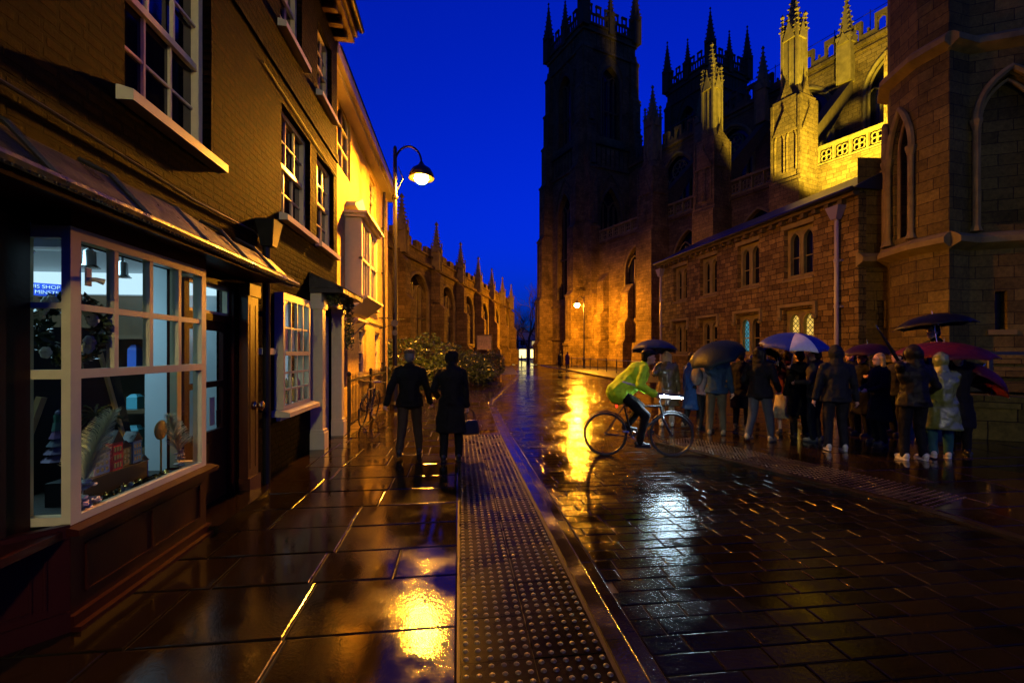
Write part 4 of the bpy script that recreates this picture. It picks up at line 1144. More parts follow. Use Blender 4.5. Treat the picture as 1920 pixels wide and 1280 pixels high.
# ================================================================== TRANSEPT, right
def camp(px,d): return at(px,d)
tp_ = [camp(1608,17.05), camp(1664,17.1), camp(1669,16.2), camp(1719,14.9), camp(1780,14.0), camp(1818,14.25), camp(2140,13.0), camp(2500,12.5)]
trans = thing('stone_transept', 'dark towering stone transept with blind arches and a slit window on the right', 'transept', (0,0,0), 0)
HT = 27
m = MB(); sts = {}
for i,(p,q) in enumerate(zip(tp_,tp_[1:])):
    L = (q-p).length; rz = math.atan2(q.y-p.y,q.x-p.x)
    T = Matrix.Translation(p) @ Matrix.Rotation(rz,4,'Z'); m.T = T
    def part(): b = MB(); b.T = T; return b
    holes = []
    if i == 5: holes.append((.62,.92,2.35,3.55,0))
    if i == 0: holes.append((L-.42,L-.08,2.55,3.6,0))
    up_h = []
    if L > 1.0 and i >= 1:
        n = max(1, int(L/1.75))
        for k in range(n): up_h.append((L*k/n+.22,L*(k+1)/n-.22,5.6,8.5 if i < 5 else 8.9,1.35))
    H2 = HT if i > 0 else 9
    wall(m,0,L,0,5.0,holes,depth=.35); wall(m,0,L,5.0,H2,up_h,depth=.4)
    for k,(z,o) in enumerate(((0,.5),(.45,.38),(.9,.26),(1.3,.16))): m.box(-o*.4,L+o*.4,-o,-.003,z,z+(.3 if k < 3 else .18))
    for (z,o) in ((5.02,.34),(11.2,.3),(17.5,.3),(23,.3)):
        if i == 0 and z > 6: continue
        st2 = sts.setdefault(z, MB()); st2.T = T
        st2.prism([(-o,z),(-.004,z-.17),(-.004,z+.38),(-.6*o,z+.3),(-o,z+.17)],-.08,L+.08,'x')
    for (a,b,c,d,r) in up_h:
        f = part(); arch_rib(f,a-.12,b+.12,d,r+.16,-.1,.1,7); arch_rib(f,a+.08,b-.08,d,r-.14,.1,.055,7)
        for u in (a-.12,b+.12): f.tube([(u,-.12,5.45),(u,-.12,d)],.085,8); f.lathe([(.09,0),(.16,.22),(.16,.3)],8,(u,-.12,d-.3)); f.lathe([(.16,0),(.12,.12),(.09,.2)],8,(u,-.12,5.42))
        for u in (a+.06,b-.06): f.tube([(u,.12,5.45),(u,.12,d)],.06,8)
        f.m = 1; arch_panel(f,a,b,c,d,r,.38,7); f.build('blind_arch', [M['dressed'],M['ashlar']], trans)
    for (a,b,c,d,r) in holes:
        if i == 5: f = part(); f.m = 1; f.quad((a,.3,c),(b,.3,c),(b,.3,d),(a,.3,d)); f.m = 0; f.box(a-.2,b+.2,-.06,.1,c-.16,c-.003); f.build('slit_window', [M['dressed'],M['churchglass']], trans)
        else: f = part(); f.quad((a,.2,c),(b,.2,c),(b,.2,d),(a,.2,d)); f.build('leaded_window', leaded('green_lit_leaded_glass',(.75,.8,.2),.6,.13), trans)
m.T = None
m.build('ashlar_wall', M['ashlar'], trans)
for st2 in sts.values(): st2.T = None; st2.build('string_course', M['dressed'], trans)

# ================================================================== CHURCH, left beyond the garden (u grows away from the viewer; outside = -y)
C0 = Vector((-5.2,21.0,0)); C1 = Vector((6.75,60.2,0)); CL = (C1-C0).length
church = thing('parish_church', 'long stone church with tall traceried windows and small pinnacles across the garden', 'church', C0, math.atan2(C1.y-C0.y,C1.x-C0.x))
church.scale = (1,1,.8)
nb = 7; bwid = CL/nb; chw = []
for k in range(nb): chw.append((bwid*k+1.15,bwid*(k+1)-1.15,3.0,6.5,1.9))
m = MB(); wall(m,0,CL,0,10.2,chw,depth=.5,n=8); m.box(0,CL,-.2,-.003,0,.9); m.box(0,CL,-.12,-.003,2.6,2.8); m.box(0,CL,-.25,-.003,9.2,9.45); m.box(0,CL,-.1,.2,10.2,10.35)
m.quad((CL,0,0),(CL,9,0),(CL,9,10.2),(CL,0,10.2)); m.quad((0,9,0),(0,0,0),(0,0,10.2),(0,9,10.2))
k = 0; x = 0
while x < CL-1:
    m.box(x,x+.9,-.08,.2,10.35,10.95); x += 1.7
m.build('stone_wall', M['lime'], church)
for a,b,c,d,r in chw:
    f = MB()
    for k in range(1,5): u = a+(b-a)*k/5; f.box(u-.06,u+.06,.15,.35,c,d+r*.5)
    arch_rib(f,a,b,d,r,-.05,.12,8,c); arch_rib(f,a,(a+b)/2,d,r*.55,.25,.06); arch_rib(f,(a+b)/2,b,d,r*.55,.25,.06); f.box(a,b,.15,.32,4.8,4.92); f.box(a-.2,b+.2,-.18,.1,c-.2,c-.003)
    fo = f.build('church_window', M['dressed'], church); g_ = MB(); arch_panel(g_,a,b,c,d,r,.42,8); g_.build('glazing', M['churchglass'], fo)
for k in range(nb+1):
    u = bwid*k; m = MB()
    for z0_,z1_,o in ((0,2.7,1.25),(2.7,6.2,.95),(6.2,9.0,.65)): m.prism([(-o,z0_),(0,z0_),(0,z1_+.5),(-o+.3,z1_),(-o,z1_-.35)],u-.38,u+.38,'x')
    bo = m.build('buttress', M['lime'], church)
    pinnacle(bo,u,-.25,9.2,.26,1.9,2.1)
m = MB(); m.quad((0,.3,10.2),(CL,.3,10.2),(CL,4.5,11.6),(0,4.5,11.6)); m.quad((0,4.5,11.6),(CL,4.5,11.6),(CL,9,10.2),(0,9,10.2)); m.build('roof', M['lead'], church)
m = MB(); m.box(2.2,5.2,3.2,5.2,10.2,14.3); m.prism([(2.0,14.3),(5.4,14.3),(3.7,16.6)],3.0,5.4,'y'); m.build('bell_turret', M['lime'], church)
for u in (bwid*3+.2,bwid*5+.3):
    m = MB(); m.box(u,u+.12,-.3,-.18,.0,8.9); m.build('rain_pipe', M['iron'], church)
nb_ = thing('buttress_face_panel', 'pale board on posts added for the lit flat face of a church buttress', 'panel', at(908,36), R(-10))  # pale board added in place of a lit flat piece of buttress wall
m = MB(); m.box(-.55,.55,-.05,.05,1.85,2.95); m.build('board', M['plaster'], nb_)
m = MB(); m.box(-.62,.62,-.07,.07,2.95,3.05); m.box(-.62,-.55,-.06,.06,0,2.95); m.box(.55,.62,-.06,.06,0,2.95); m.build('frame', M['wood'], nb_)

# ================================================================== garden, shrubs, hoop rail
def shrub(name, blobs, n, size, label, mat='leaf', seed=0):
    c0 = Vector((sum(b[0] for b in blobs)/len(blobs), sum(b[1] for b in blobs)/len(blobs), 0))
    t = thing(name, label, 'shrub', c0)
    mb = MB()
    for i,(x,y,z,rx,ry,rz_) in enumerate(blobs):
        leafcloud(mb, (x-c0.x,y-c0.y,z), (rx,ry,rz_), int(n/len(blobs)), size, .55, seed+i)
    mb.build('foliage', M[mat], t)
    st = MB()
    for i,(x,y,z,rx,ry,rz_) in enumerate(blobs):
        for k in range(4): a = rnd.random()*6.28; st.tube([(x-c0.x,y-c0.y,0),(x-c0.x+rx*.3*math.cos(a),y-c0.y+ry*.3*math.sin(a),z*.7),(x-c0.x+rx*.6*math.cos(a),y-c0.y+ry*.6*math.sin(a),z+rz_*.4)],[.03,.02,.008],5)
    st.build('stem', M['bark'], t)
p = at(775,20); shrub('shrub', [(p.x-.6,p.y,1.2,1.2,1.0,1.2),(p.x+.6,p.y+.2,1.3,1.1,1.0,1.25),(p.x+1.3,p.y-.4,.8,.8,.8,.8),(p.x-1.4,p.y,1.0,.9,.9,1.0),(p.x+.2,p.y-.7,.7,.9,.7,.75)], 9000, .075, 'big rounded laurel bush nearest the street lamp', 'leaf', 1)
p = at(862,23); shrub('shrub', [(p.x-.5,p.y,1.1,1.0,.9,1.1),(p.x+.5,p.y,.9,1.0,.9,.9),(p.x+1.1,p.y-.5,.6,.7,.7,.6)], 5000, .075, 'middle dark bush behind the stooping walker', 'leafdark', 21)
p = at(912,28); shrub('shrub', [(p.x-.4,p.y,.8,.9,.9,.8),(p.x+.4,p.y,.9,.8,.9,.9)], 3200, .08, 'farthest low bush by the church buttress', 'leafdark', 31)
gd = MB(); gd.add([(-6,17.5,.01),(-1.7,17.5,.01),(1.0,31,.01),(-2.5,31,.01)],[(0,1,2,3)]); tag(gd.build('garden_bed', M['soil']), kind='structure')
hr = thing('garden_rail', 'low iron hoop rail along the garden edge behind the walkers', 'railing', (0,0,0))
m = MB(); pa = Vector((-1.55,15.6,0)); pb = Vector((1.35,30,0)); m.tube([pa+Vector((0,0,.92)),pb+Vector((0,0,.92))],.02,6); m.tube([pa+Vector((0,0,.5)),pb+Vector((0,0,.5))],.015,6); m.build('rail', M['iron'], hr)
for k in range(11):
    q_ = pa+(pb-pa)*k/10; m = MB(); m.tube([q_,q_+Vector((0,0,.98))],.025,6); m.build('post', M['iron'], hr)

# ================================================================== railings before the cathedral
cr = thing('cathedral_railings', 'low black railings in front of the lit cathedral base', 'railing', (0,0,0))
pa = Vector((12.3,24.5,0)); pb = Vector((12.6,52,0))
m = MB(); m.tube([pa+Vector((0,0,1.0)),pb+Vector((0,0,1.0))],.03,6); m.tube([pa+Vector((0,0,.2)),pb+Vector((0,0,.2))],.02,6); m.build('rail', M['iron'], cr)
for k in range(12):
    q_ = pa+(pb-pa)*k/11; m = MB(); m.tube([q_,q_+Vector((0,0,1.1))],.04,6); m.build('post', M['iron'], cr)
m = MB()
for k in range(95):
    q_ = pa+(pb-pa)*(k+.5)/95
    m = MB(); m.tube([q_+Vector((0,0,.2)),q_+Vector((0,0,1.02))],.011,5); m.build('bar', M['iron'], cr)

# ================================================================== steps and hand rail, right foreground
stp = thing('stone_steps', 'stone stepped platform with sloping parapet at the right edge', 'steps', (0,0,0))
P0 = at(1812,8.6); P1 = at(2150,7.6)
rz_ = math.atan2(P1.y-P0.y,P1.x-P0.x); T = Matrix.Translation(P0) @ Matrix.Rotation(rz_,4,'Z')
m = MB(); m.T = T; m.box(0,6,0,.45,0,.62); m.prism([(0,.62),(6,.5),(6,.72),(0,.84)],-.05,.5,'y'); m.build('parapet_wall', M['ashlar'], stp)
m = MB(); m.T = T; m.box(-1.5,6,.46,3.5,.0,.18); m.box(-1.2,6,.8,3.5,.18,.37); m.box(.1,6,1.15,3.5,.37,.55); m.build('step', M['pave'], stp)
hr = thing('hand_rail', 'black iron hand rail on posts above the parapet at the right edge', 'hand rail', P0, rz_)
m = MB(); m.box(.15,6,.2,.26,1.60,1.66); m.build('rail', M['iron'], hr)
for k in range(3):
    m = MB(); m.box(.42+k*2.2-.03,.42+k*2.2+.03,.2,.26,.8-.02*k*2.2,1.6); m.build('post', M['iron'], hr)

# ================================================================== far end of the street
for k,(px,d,w_,h_,lab) in enumerate(((955,104,9,7.5,'far pale timbered house at the street end beside the church corner'),(980,92,7,6.5,'far timbered house with bright ground floor shop at the street end'),(1016,104,9,8.0,'far gabled house closing the street behind the bare tree'))):
    p = at(px,d); t = thing('far_house', lab, 'house', p, R(-6))
    m = MB(); m.box(-w_/2,w_/2,0,6,0,h_*.62); m.prism([(-w_/2,h_*.62),(w_/2,h_*.62),(0,h_)],.02,6,'y'); m.build('wall', M['white'], t)
    m = MB()
    for i in range(9): u = -w_/2+w_*i/8; m.box(u-.08,u+.08,-.05,-.003,2.6,h_*.62)
    m.box(-w_/2,w_/2,-.07,-.003,2.5,2.7); m.box(-w_/2,w_/2,-.06,-.003,h_*.6,h_*.63); m.build('timber', M['black'], t)
    m = MB(); m.prism([(-w_/2-.3,h_*.58),(-w_/2-.3,h_*.58+.2),(0,h_+.25),(w_/2+.3,h_*.58+.2),(w_/2+.3,h_*.58),(0,h_+.03)],-.4,6.2,'y'); m.build('roof', M['slate'], t)
    for i in range(3):
        u = -w_*.33+i*w_*.33; m = MB(); m.box(u-.7,u+.7,-.04,-.003,.5,2.2); m.build('shop_window', emit('far_lit_window',(1,.8,.25),(1.5,3.0,1.5)[k]), t)
        m = MB(); m.box(u-.45,u+.45,-.045,-.003,3.0,4.0); m.build('window', emit('far_dim_window',(1,.7,.3),.5) if (i+k) % 2 else M['darkglass'], t)
for k,(px,d) in enumerate(((978,74),(990,75),(1003,70))):
    p = at(px,d); m = MB(); m.lathe([(.12,0),(.13,.1),(.1,.15),(.09,.95),(.12,1.0),(.05,1.12)],10,p); tag(m.build('bollard', M['iron']), ('left','middle','right')[k]+' of the three far bollards at the end of the road', 'bollard', 'far bollards')
def bare_tree(name, p, h, label, seed):
    q = random.Random(seed); t = thing(name, label, 'tree', p); tr_ = MB(); br = MB()
    def grow(mb, a, d, L, r, lv):
        if lv == 0: return
        b = a+d*L; mid = a+d*L*.5+Vector((q.gauss(0,.05),q.gauss(0,.05),0))*L
        mb.tube([a,mid,b],[r,r*.85,r*.7],5 if lv > 2 else 3,caps=False)
        for k in range(3 if lv > 1 else 2):
            nd = (d+Vector((q.gauss(0,.5),q.gauss(0,.5),q.gauss(.12,.3)))).normalized(); grow(br,mid if k == 2 else b,nd,L*q.uniform(.6,.85),r*.6,lv-1)
    grow(tr_,Vector((0,0,0)),Vector((.05,0,1)).normalized(),h*.28,h*.018,7)
    tr_.build('trunk', M['bark'], t); br.build('crown', M['bark'], t)
bare_tree('bare_tree', at(990,66), 13.5, 'tall leafless tree between the church corner and the tower', 8)
bare_tree('bare_tree', at(968,84), 11, 'smaller leafless tree farther down the street', 19)

# ================================================================== street lamps
M['sodium'] = emit('sodium_lamp_glass', (1,.42,.045), 1)
def lamp(name, loc, head, label, power, r, rim=-.1):
    # loc = post foot, head = (dx, dy, z) of bulb
    t = thing(name, label, 'street lamp', loc, 0)
    z = head[2]; ht = z+.78; L = math.hypot(head[0],head[1]); dx,dy = head[0]/L,head[1]/L
    m = MB(); m.lathe([(.16,0),(.17,.12),(.12,.2),(.11,1.1),(.13,1.15),(.075,1.25),(.06,ht-1.2),(.055,ht),(.03,ht+.06)],12); m.lathe([(.09,0),(.1,.05),(.09,.1)],12,(0,0,ht-1.5)); m.build('post', M['iron'], t, smooth=False)
    m = MB(); pts = []
    for k in range(13):
        a = PI*k/12; pts.append((dx*L*(.5-.5*math.cos(a)), dy*L*(.5-.5*math.cos(a)), ht-.45+L*.62*math.sin(a)))
    pts = [(0,0,ht-.9)]+pts+[(dx*L,dy*L,z+.34)]
    m.tube(pts,.032,8); m.tube([(0,0,ht-1.4),(dx*L*.3,dy*L*.3,ht-.9),(dx*L*.12,dy*L*.12,ht-.55)],.018,6); m.build('swan_neck', M['iron'], t)
    m = MB(); m.lathe([(.04,.36),(.07,.3),(.12,.24),(.27,.14),(.34,.02),(.38,rim),(.365,rim)],20,(head[0],head[1],z)); m.build('lamp_shade', M['iron'], t, smooth=True)
    m = MB(); m.ell((head[0],head[1],z-.06),(r,r,r*1.1),16,10)
    nt = NT('sodium_lamp_glass'); e = nt.new('ShaderNodeEmission', Strength=power/(PI*4*PI*r*r)); e.inputs[0].default_value = (1,.36,.018,1); nt.link(e.outputs[0], nt.out.inputs[0])
    m.build('bulb', nt.mat, t, smooth=True)
    return t
L1 = c2w(-2.67,13.3); PF = c2w(-3.46,13.35)
lt = lamp('street_lamp', PF, (L1.x-PF.x,L1.y-PF.y,6.9), 'tall swan-neck street lamp glowing orange beside the cream house', 13000, .22, -.14)
for z,r_ in ((2.5,.10),(2.22,.08)):
    m = MB(); m.T = Matrix.Translation((0,-.09,z)) @ Matrix.Rotation(R(90),4,'X'); m.lathe([(r_,0),(r_,.015)],16); m.build('round_sign', M['signgrey'], lt)
L2 = c2w(6.78,47); P2 = c2w(7.5,47)
LCOL = (1,.40,.035)
lamp('street_lamp', P2, (L2.x-P2.x,L2.y-P2.y,6.65), 'distant orange street lamp before the cathedral tower', 19000, .26, .0)
# lamp behind the viewer on the right, whose light reaches the shop return and the transept
L3 = Vector((.6,-7.2,0))
def lamp3():
    t = thing('street_lamp', 'street lamp with a pale lantern behind the viewer', 'street lamp', L3)
    m = MB(); m.lathe([(.16,0),(.12,.2),(.11,1.1),(.07,1.25),(.055,6.0)],12); m.build('post', M['iron'], t)
    m = MB(); m.taper(0,0,6.0,6.1,.1,.1,.16,.16); m.taper(0,0,6.1,6.8,.40,.40,.03,.03); m.build('lamp_shade', M['iron'], t)
    nt = NT('pale_lantern_glass'); e = nt.new('ShaderNodeEmission', Strength=2300); e.inputs[0].default_value = (1,.84,.28,1); nt.link(e.outputs[0], nt.out.inputs[0])
    m = MB(); m.taper(0,0,6.04,6.5,.15,.15,.22,.22); m.build('lantern', nt.mat, t)
lamp3()
# nave floodlight standing on the annex roof ridge
FLp = c2w(18.8,23.4,9.6)
fl = thing('floodlight', 'small floodlight on the roof aimed at the nave pier', 'floodlight', FLp)
m = MB(); m.box(-.2,.2,-.15,.0,-.15,.15); m.tube([(0,-.1,-.15),(0,-.1,-10.5)],.05,6); m.build('housing', M['iron'], fl)
d_ = bpy.data.lights.new('floodlight_beam','SPOT'); d_.energy = 42000; d_.color = (1,.74,.12); d_.spot_size = R(58); d_.spot_blend = .35; d_.shadow_soft_size = .35
o = bpy.data.objects.new('floodlight_beam', d_); COL.objects.link(o)
tgt = c2w(23.6,33.5,20.8); o.location = FLp+Vector((0,.0,.35)); o.rotation_euler = (tgt-o.location).to_track_quat('-Z','Y').to_euler()
# ================================================================== PEOPLE
CLD = bpy.data.textures.new('cloth_folds','CLOUDS'); CLD.noise_scale = .16; CLD.noise_depth = 2
def blob(mb, name, mat, parent, vox, smooth=3, folds=0.0):
    o = mb.build(name, mat, parent, smooth=True)
    r = o.modifiers.new('join','REMESH'); r.mode = 'VOXEL'; r.voxel_size = vox; r.use_smooth_shade = True
    if smooth: s_ = o.modifiers.new('soften','SMOOTH'); s_.iterations = smooth; s_.factor = .5
    if folds:
        d = o.modifiers.new('folds','DISPLACE'); d.texture = CLD; d.strength = folds; d.mid_level = .5; d.texture_coords = 'LOCAL'
    return o
def ik(s_, t, l1, l2, pole):
    v = t-s_; D = min(max(v.length,.08),(l1+l2)*.998); u = v.normalized(); t = s_+u*D
    a = (l1*l1-l2*l2+D*D)/(2*D); h = math.sqrt(max(0,l1*l1-a*a))
    p = pole-u*pole.dot(u)
    if p.length < 1e-4: p = Vector((0,-1,-.3))
    return s_+u*a+p.normalized()*h, t
CLM = {}
def C(name, col, rough=.75, spec=.12):
    if name not in CLM: CLM[name] = cloth(name, col, rough, 0, spec)
    return CLM[name]

def person(label, pos, head_deg, H=1.7, top='jacket', topc=None, legc=None, shoec=None, hair='short', hairc=None, hood=False, stride=0.0, lean=0.0, stoop=0.0,
           hands=(None,None), hl=None, skirt=None, glasses=False, vox=.0125, bareleg=False, cap=None, group=None, skin='skin', sit=None, width=1.0, look=0.0, lips=False, soles=None, stripes=False, pack=None):
    k = H/1.75; W = width
    t = thing('person', label, 'person', pos, -R(head_deg), group)
    inv = (Matrix.Translation(Vector(pos)) @ Matrix.Rotation(-R(head_deg),4,'Z')).inverted()
    V = lambda x,y,z: Vector((x*k,y*k,z*k))
    st = stride
    hipz = .93 - abs(st)*.10
    J = {}
    J['pel'] = V(0,0,hipz+.03)
    J['chest'] = V(0,lean*.6,hipz+.36-stoop*.03); J['neck'] = V(0,lean+stoop*.5,hipz+.57-stoop*.10); J['head'] = V(0,lean+.02+stoop*1.1,hipz+.71-stoop*.22)
    for s_,n_ in ((-1,'L'),(1,'R')):
        fy = st*s_
        J['hip'+n_] = V(.095*s_,0,hipz); J['ank'+n_] = V(.115*s_*W,fy,.085 if fy >= -.02 else .085+abs(fy)*.25); J['kne'+n_] = V(.108*s_,fy*.5+.05+ (abs(fy)*.05),.50-(.02 if fy >= 0 else .0))
        J['sho'+n_] = V(.170*s_*W,lean*.9+stoop*.35,hipz+.485-stoop*.08)
    if sit: 
        for a_,b_ in sit.items(): J[a_] = Vector(b_)
    for i,(s_,n_) in enumerate(((-1,'L'),(1,'R'))):
        h = hands[i]
        if h is None: tg = V(.27*s_*W,.05+lean*.5,hipz-.10)
        elif isinstance(h, tuple) and h[0] == 'L': tg = V(*h[1:])
        else: tg = inv @ Vector(h)
        J['elb'+n_],J['wri'+n_] = ik(J['sho'+n_], tg, .29*k, .265*k, Vector((.5*s_,-.6,-.7)))
    body = MB()
    body.ell(J['pel'],(.155*k*W,.115*k,.13*k)); body.cap(J['pel'],J['chest'],.125*k,.14*k); body.ell(J['chest'],(.165*k*W,.115*k,.17*k)); body.cap(J['shoL'],J['shoR'],.06*k,.06*k)
    body.cap(J['chest']+V(0,0,.12),J['neck'],.09*k,.055*k); body.cap(J['neck'],J['head']-V(0,.0,.05),.055*k,.05*k)
    HM = Matrix.Rotation(-R(look),3,'Z'); hd = J['head']
    q = lambda x,y,z: hd+HM@V(x,y,z)
    body.ell(hd+V(0,0,.02),(.077*k,.095*k,.115*k),14,10); body.ell(q(0,.035,-.055),(.058*k,.062*k,.065*k)); body.cap(q(0,.092,.01),q(0,.108,-.022),.011*k,.016*k,7)
    body.ell(q(.078,-.005,-.01),(.012*k,.022*k,.032*k)); body.ell(q(-.078,-.005,-.01),(.012*k,.022*k,.032*k)); body.ell(q(0,.082,.035),(.055*k,.018*k,.014*k)); body.ell(q(0,.075,-.095),(.022*k,.02*k,.018*k))
    for s_,n_ in ((-1,'L'),(1,'R')):
        body.cap(J['sho'+n_],J['elb'+n_],.052*k,.04*k); body.cap(J['elb'+n_],J['wri'+n_],.04*k,.026*k)
        lt_ = 1.0 if legc is None else .8
        body.cap(J['hip'+n_],J['kne'+n_],.085*k*lt_,.056*k*lt_); body.cap(J['kne'+n_]-V(0,.0,.02),J['ank'+n_],.055*k*lt_,.035*k)
        if legc is None: body.ell(J['kne'+n_]+(J['ank'+n_]-J['kne'+n_])*.3-V(0,.018,0),(.045*k,.05*k,.1*k))
        an = J['ank'+n_]; body.cap(an-V(0,.03,.035),an+V(0,.13,-.05),.04*k,.028*k)
        # hand: palm, four fingers of unequal length bent round what is held, thumb from the side of the palm
        fa = (J['wri'+n_]-J['elb'+n_]).normalized(); side = Vector((0,0,1)) if abs(fa.z) < .7 else Vector((0,1,0))
        side = (side-fa*side.dot(fa)).normalized(); nrm = fa.cross(side)*(-s_); held = hands[0 if n_ == 'L' else 1] is not None
        w0 = J['wri'+n_]; pc = w0+fa*.05*k
        body.cap(w0,pc+fa*.02*k,.026*k,.036*k,8)
        for f_ in range(4):
            off = side*(.026-.0175*f_)*k; ln = (.07,.078,.073,.056)[f_]*k; b0 = pc+fa*.035*k+off; bend = .95 if held else .45
            b1 = b0+(fa*(1-bend*.5)+nrm*bend).normalized()*ln*.5; b2 = b1+(fa*(1-bend*1.2)+nrm*bend).normalized()*ln*.5
            body.cap(b0,b1,.0098*k,.009*k,6); body.cap(b1,b2,.009*k,.008*k,6)
        tb = w0+fa*.025*k+side*.03*k; t1 = tb+(fa*.5+side*.6+nrm*.4).normalized()*.035*k; t2 = t1+(fa*.7+nrm*.7).normalized()*.03*k
        body.cap(tb,t1,.013*k,.011*k,6); body.cap(t1,t2,.011*k,.009*k,6)
    bo = blob(body, 'body', M[skin], t, vox, 2)
    if vox < .02:
        for s_ in (-1,1):
            e = MB(); e.ell(q(.031*s_,.088,.012),(.011*k,.006*k,.007*k),8,6); e.build('eye', M['black'], bo)
        l = MB(); l.ell(q(0,.098,-.06),(.022*k,.007*k,.008*k),8,6); l.build('lips', pbr('red_lips',(.4,.03,.03),.4) if lips else pbr('pale_lips',(.32,.12,.09),.5), bo)
    cv = max(vox,.014)
    # garments
    tc = topc
    jm = MB()
    long_ = top in ('coat','poncho')
    hem = {'jacket':hipz-.10,'coat':.46,'poncho':.50,'puffer':hipz-.06}[top]; fat = {'jacket':1.0,'coat':1.05,'poncho':1.25,'puffer':1.15}[top]
    if sit: hem = None
    jm.ell(J['chest']+V(0,-.005,.02),(.195*k*W*fat,.15*k*fat,.2*k),14,10); jm.cap(J['shoL'],J['shoR'],.072*k*fat,.072*k*fat); jm.cap(J['neck']-V(0,.01,.05),J['shoL']*.7+J['neck']*.3,.075*k,.075*k); jm.cap(J['neck']-V(0,.01,.05),J['shoR']*.7+J['neck']*.3,.075*k,.075*k); jm.cap(J['pel'],J['chest'],.165*k*W*fat,.17*k*fat); jm.ell(J['pel']+V(0,0,-.02),(.19*k*W*fat,.15*k*fat,.14*k))
    jm.cap(J['neck']-V(0,.01,.05),J['neck']+V(0,.0,.015),.085*k,.068*k)
    if hem is not None:
        prof = [(.17*W*fat,hipz+.12),(.185*W*fat,hipz),(.2*W*fat,hem+.02),(.195*W*fat,hem)] if not long_ else [(.165*W*fat,hipz+.12),(.19*W*fat,hipz-.02),(.215*W*fat,(hem+hipz)/2),(.235*W*fat,hem+.02),(.23*W*fat,hem)]
        n = 18; vs = []; fs = []
        for r_,z in prof:
            for j in range(n): a = 2*PI*j/n; rr = r_*(1+.05*math.sin(a*5+z*7)); vs.append(V(rr*math.cos(a), rr*.78*math.sin(a)+lean*.1, z))
        for i in range(len(prof)-1):
            for j in range(n): l_ = (j+1)%n; fs.append((i*n+l_,i*n+j,(i+1)*n+j,(i+1)*n+l_))
        fs.append(tuple(range(n))); fs.append(tuple((len(prof)-1)*n+j for j in range(n))[::-1]); jm.add(vs,fs)
    for n_ in 'LR':
        jm.cap(J['sho'+n_],J['elb'+n_],.074*k*fat,.064*k*fat); jm.cap(J['elb'+n_],J['elb'+n_]+(J['wri'+n_]-J['elb'+n_])*.96,.064*k*fat,.05*k*fat)
    if hood:
        jm.ell(hd+V(0,-.02,.02),(.112*k,.125*k,.15*k),14,10); jm.cap(hd-V(0,.03,.1),J['neck']-V(0,.03,.02),.1*k,.11*k)
    else:
        jm.ell(J['neck']+V(0,-.06,-.01),(.1*k,.06*k,.06*k))
    jo = blob(jm, {'poncho':'rain_poncho'}.get(top,top), tc, t, cv, 3, .045)
    # cut a face opening by pushing the face out of the hood: rim only
    if not bareleg or legc is not None:
        lm = MB()
        for s_,n_ in ((-1,'L'),(1,'R')):
            lm.cap(J['hip'+n_]+V(0,0,.03),J['kne'+n_],.112*k,.08*k); lm.cap(J['kne'+n_],J['ank'+n_]+V(0,0,.0),.08*k,.064*k)
        lm.ell(J['pel']-V(0,0,.03),(.165*k*W,.128*k,.13*k))
        blob(lm, 'trousers', legc, t, cv, 3, .03)
    if skirt is not None:
        sm = MB(); n = 20; prof = [(.15,hipz+.08),(.19,hipz-.1),(.225,.62),(.25,.36),(.24,.355)]; vs = []; fs = []
        for r_,z in prof:
            for j in range(n): a = 2*PI*j/n; rr = r_*(1+.07*math.sin(a*7)*(1.1-z)); vs.append(V(rr*math.cos(a),rr*.8*math.sin(a),z))
        for i in range(len(prof)-1):
            for j in range(n): l_ = (j+1)%n; fs.append((i*n+l_,i*n+j,(i+1)*n+j,(i+1)*n+l_))
        sm.add(vs,fs); sm.build('skirt', skirt, t, smooth=True)
    for s_,n_ in ((-1,'L'),(1,'R')):
        an = J['ank'+n_]; dz = an.z-.085*k; m = MB()
        m.cap(an+V(0,-.035,-.035),an+V(.01*s_,.145,-.05),.047*k,.036*k); m.ell(an+V(0,-.03,-.02),(.045*k,.055*k,.06*k)); m.cap(an+V(0,0,.0),an+V(0,.06,-.03),.045*k,.042*k)
        sh = blob(m,'shoe',shoec,t,.011,2)
        m = MB(); pts = [(an.x+k*.052*math.cos(a)*(1 if math.sin(a) < .2 else .92), an.y+k*(.055+.135*math.sin(a))) for a in [2*PI*j/14 for j in range(14)]]
        m.prism(pts, an.z-.087*k, an.z-.062*k, 'z'); m.build('sole', soles or M['rubber'], sh)
        if stripes:
            for j in range(3):
                m = MB(); y_ = an.y+(.03+.03*j)*k; m.tube([(an.x-.052*k,y_,an.z-.055*k),(an.x-.045*k,y_-.008,an.z-.02*k),(an.x,y_-.012,an.z+(.012-.008*j)*k),(an.x+.045*k,y_-.008,an.z-.02*k),(an.x+.052*k,y_,an.z-.055*k)],.006,5); m.build('stripe', M['black'], sh)
    if not hood and hair:
        hm = MB(); hc = hairc
        hm.ell(q(0,-.018,.045),(.084*k,.096*k,.098*k),14,10); hm.ell(q(0,-.055,-.01),(.078*k,.06*k,.09*k))
        if hair == 'long':
            for a in (-1,-.5,0,.5,1): hm.cap(q(.07*a,-.06+.03*abs(a),.03),q(.085*a,-.085+.02*abs(a),-.24),.05*k,.035*k)
            hm.cap(q(.08,.01,.03),q(.085,.0,-.16),.028*k,.03*k); hm.cap(q(-.08,.01,.03),q(-.085,.0,-.16),.028*k,.03*k)
        if hair == 'bob':
            for a in (-1,-.5,0,.5,1): hm.cap(q(.075*a,-.05+.03*abs(a),.03),q(.085*a,-.06+.03*abs(a),-.1),.045*k,.045*k)
        blob(hm,'hair',hc,t,.012,2,.02)
    if cap is not None:
        m = MB(); m.ell(q(0,-.005,.075),(.098*k,.115*k,.065*k)); m.ell(q(0,.10,.055),(.07*k,.05*k,.012*k)); blob(m,'flat_cap',cap,t,.011,2)
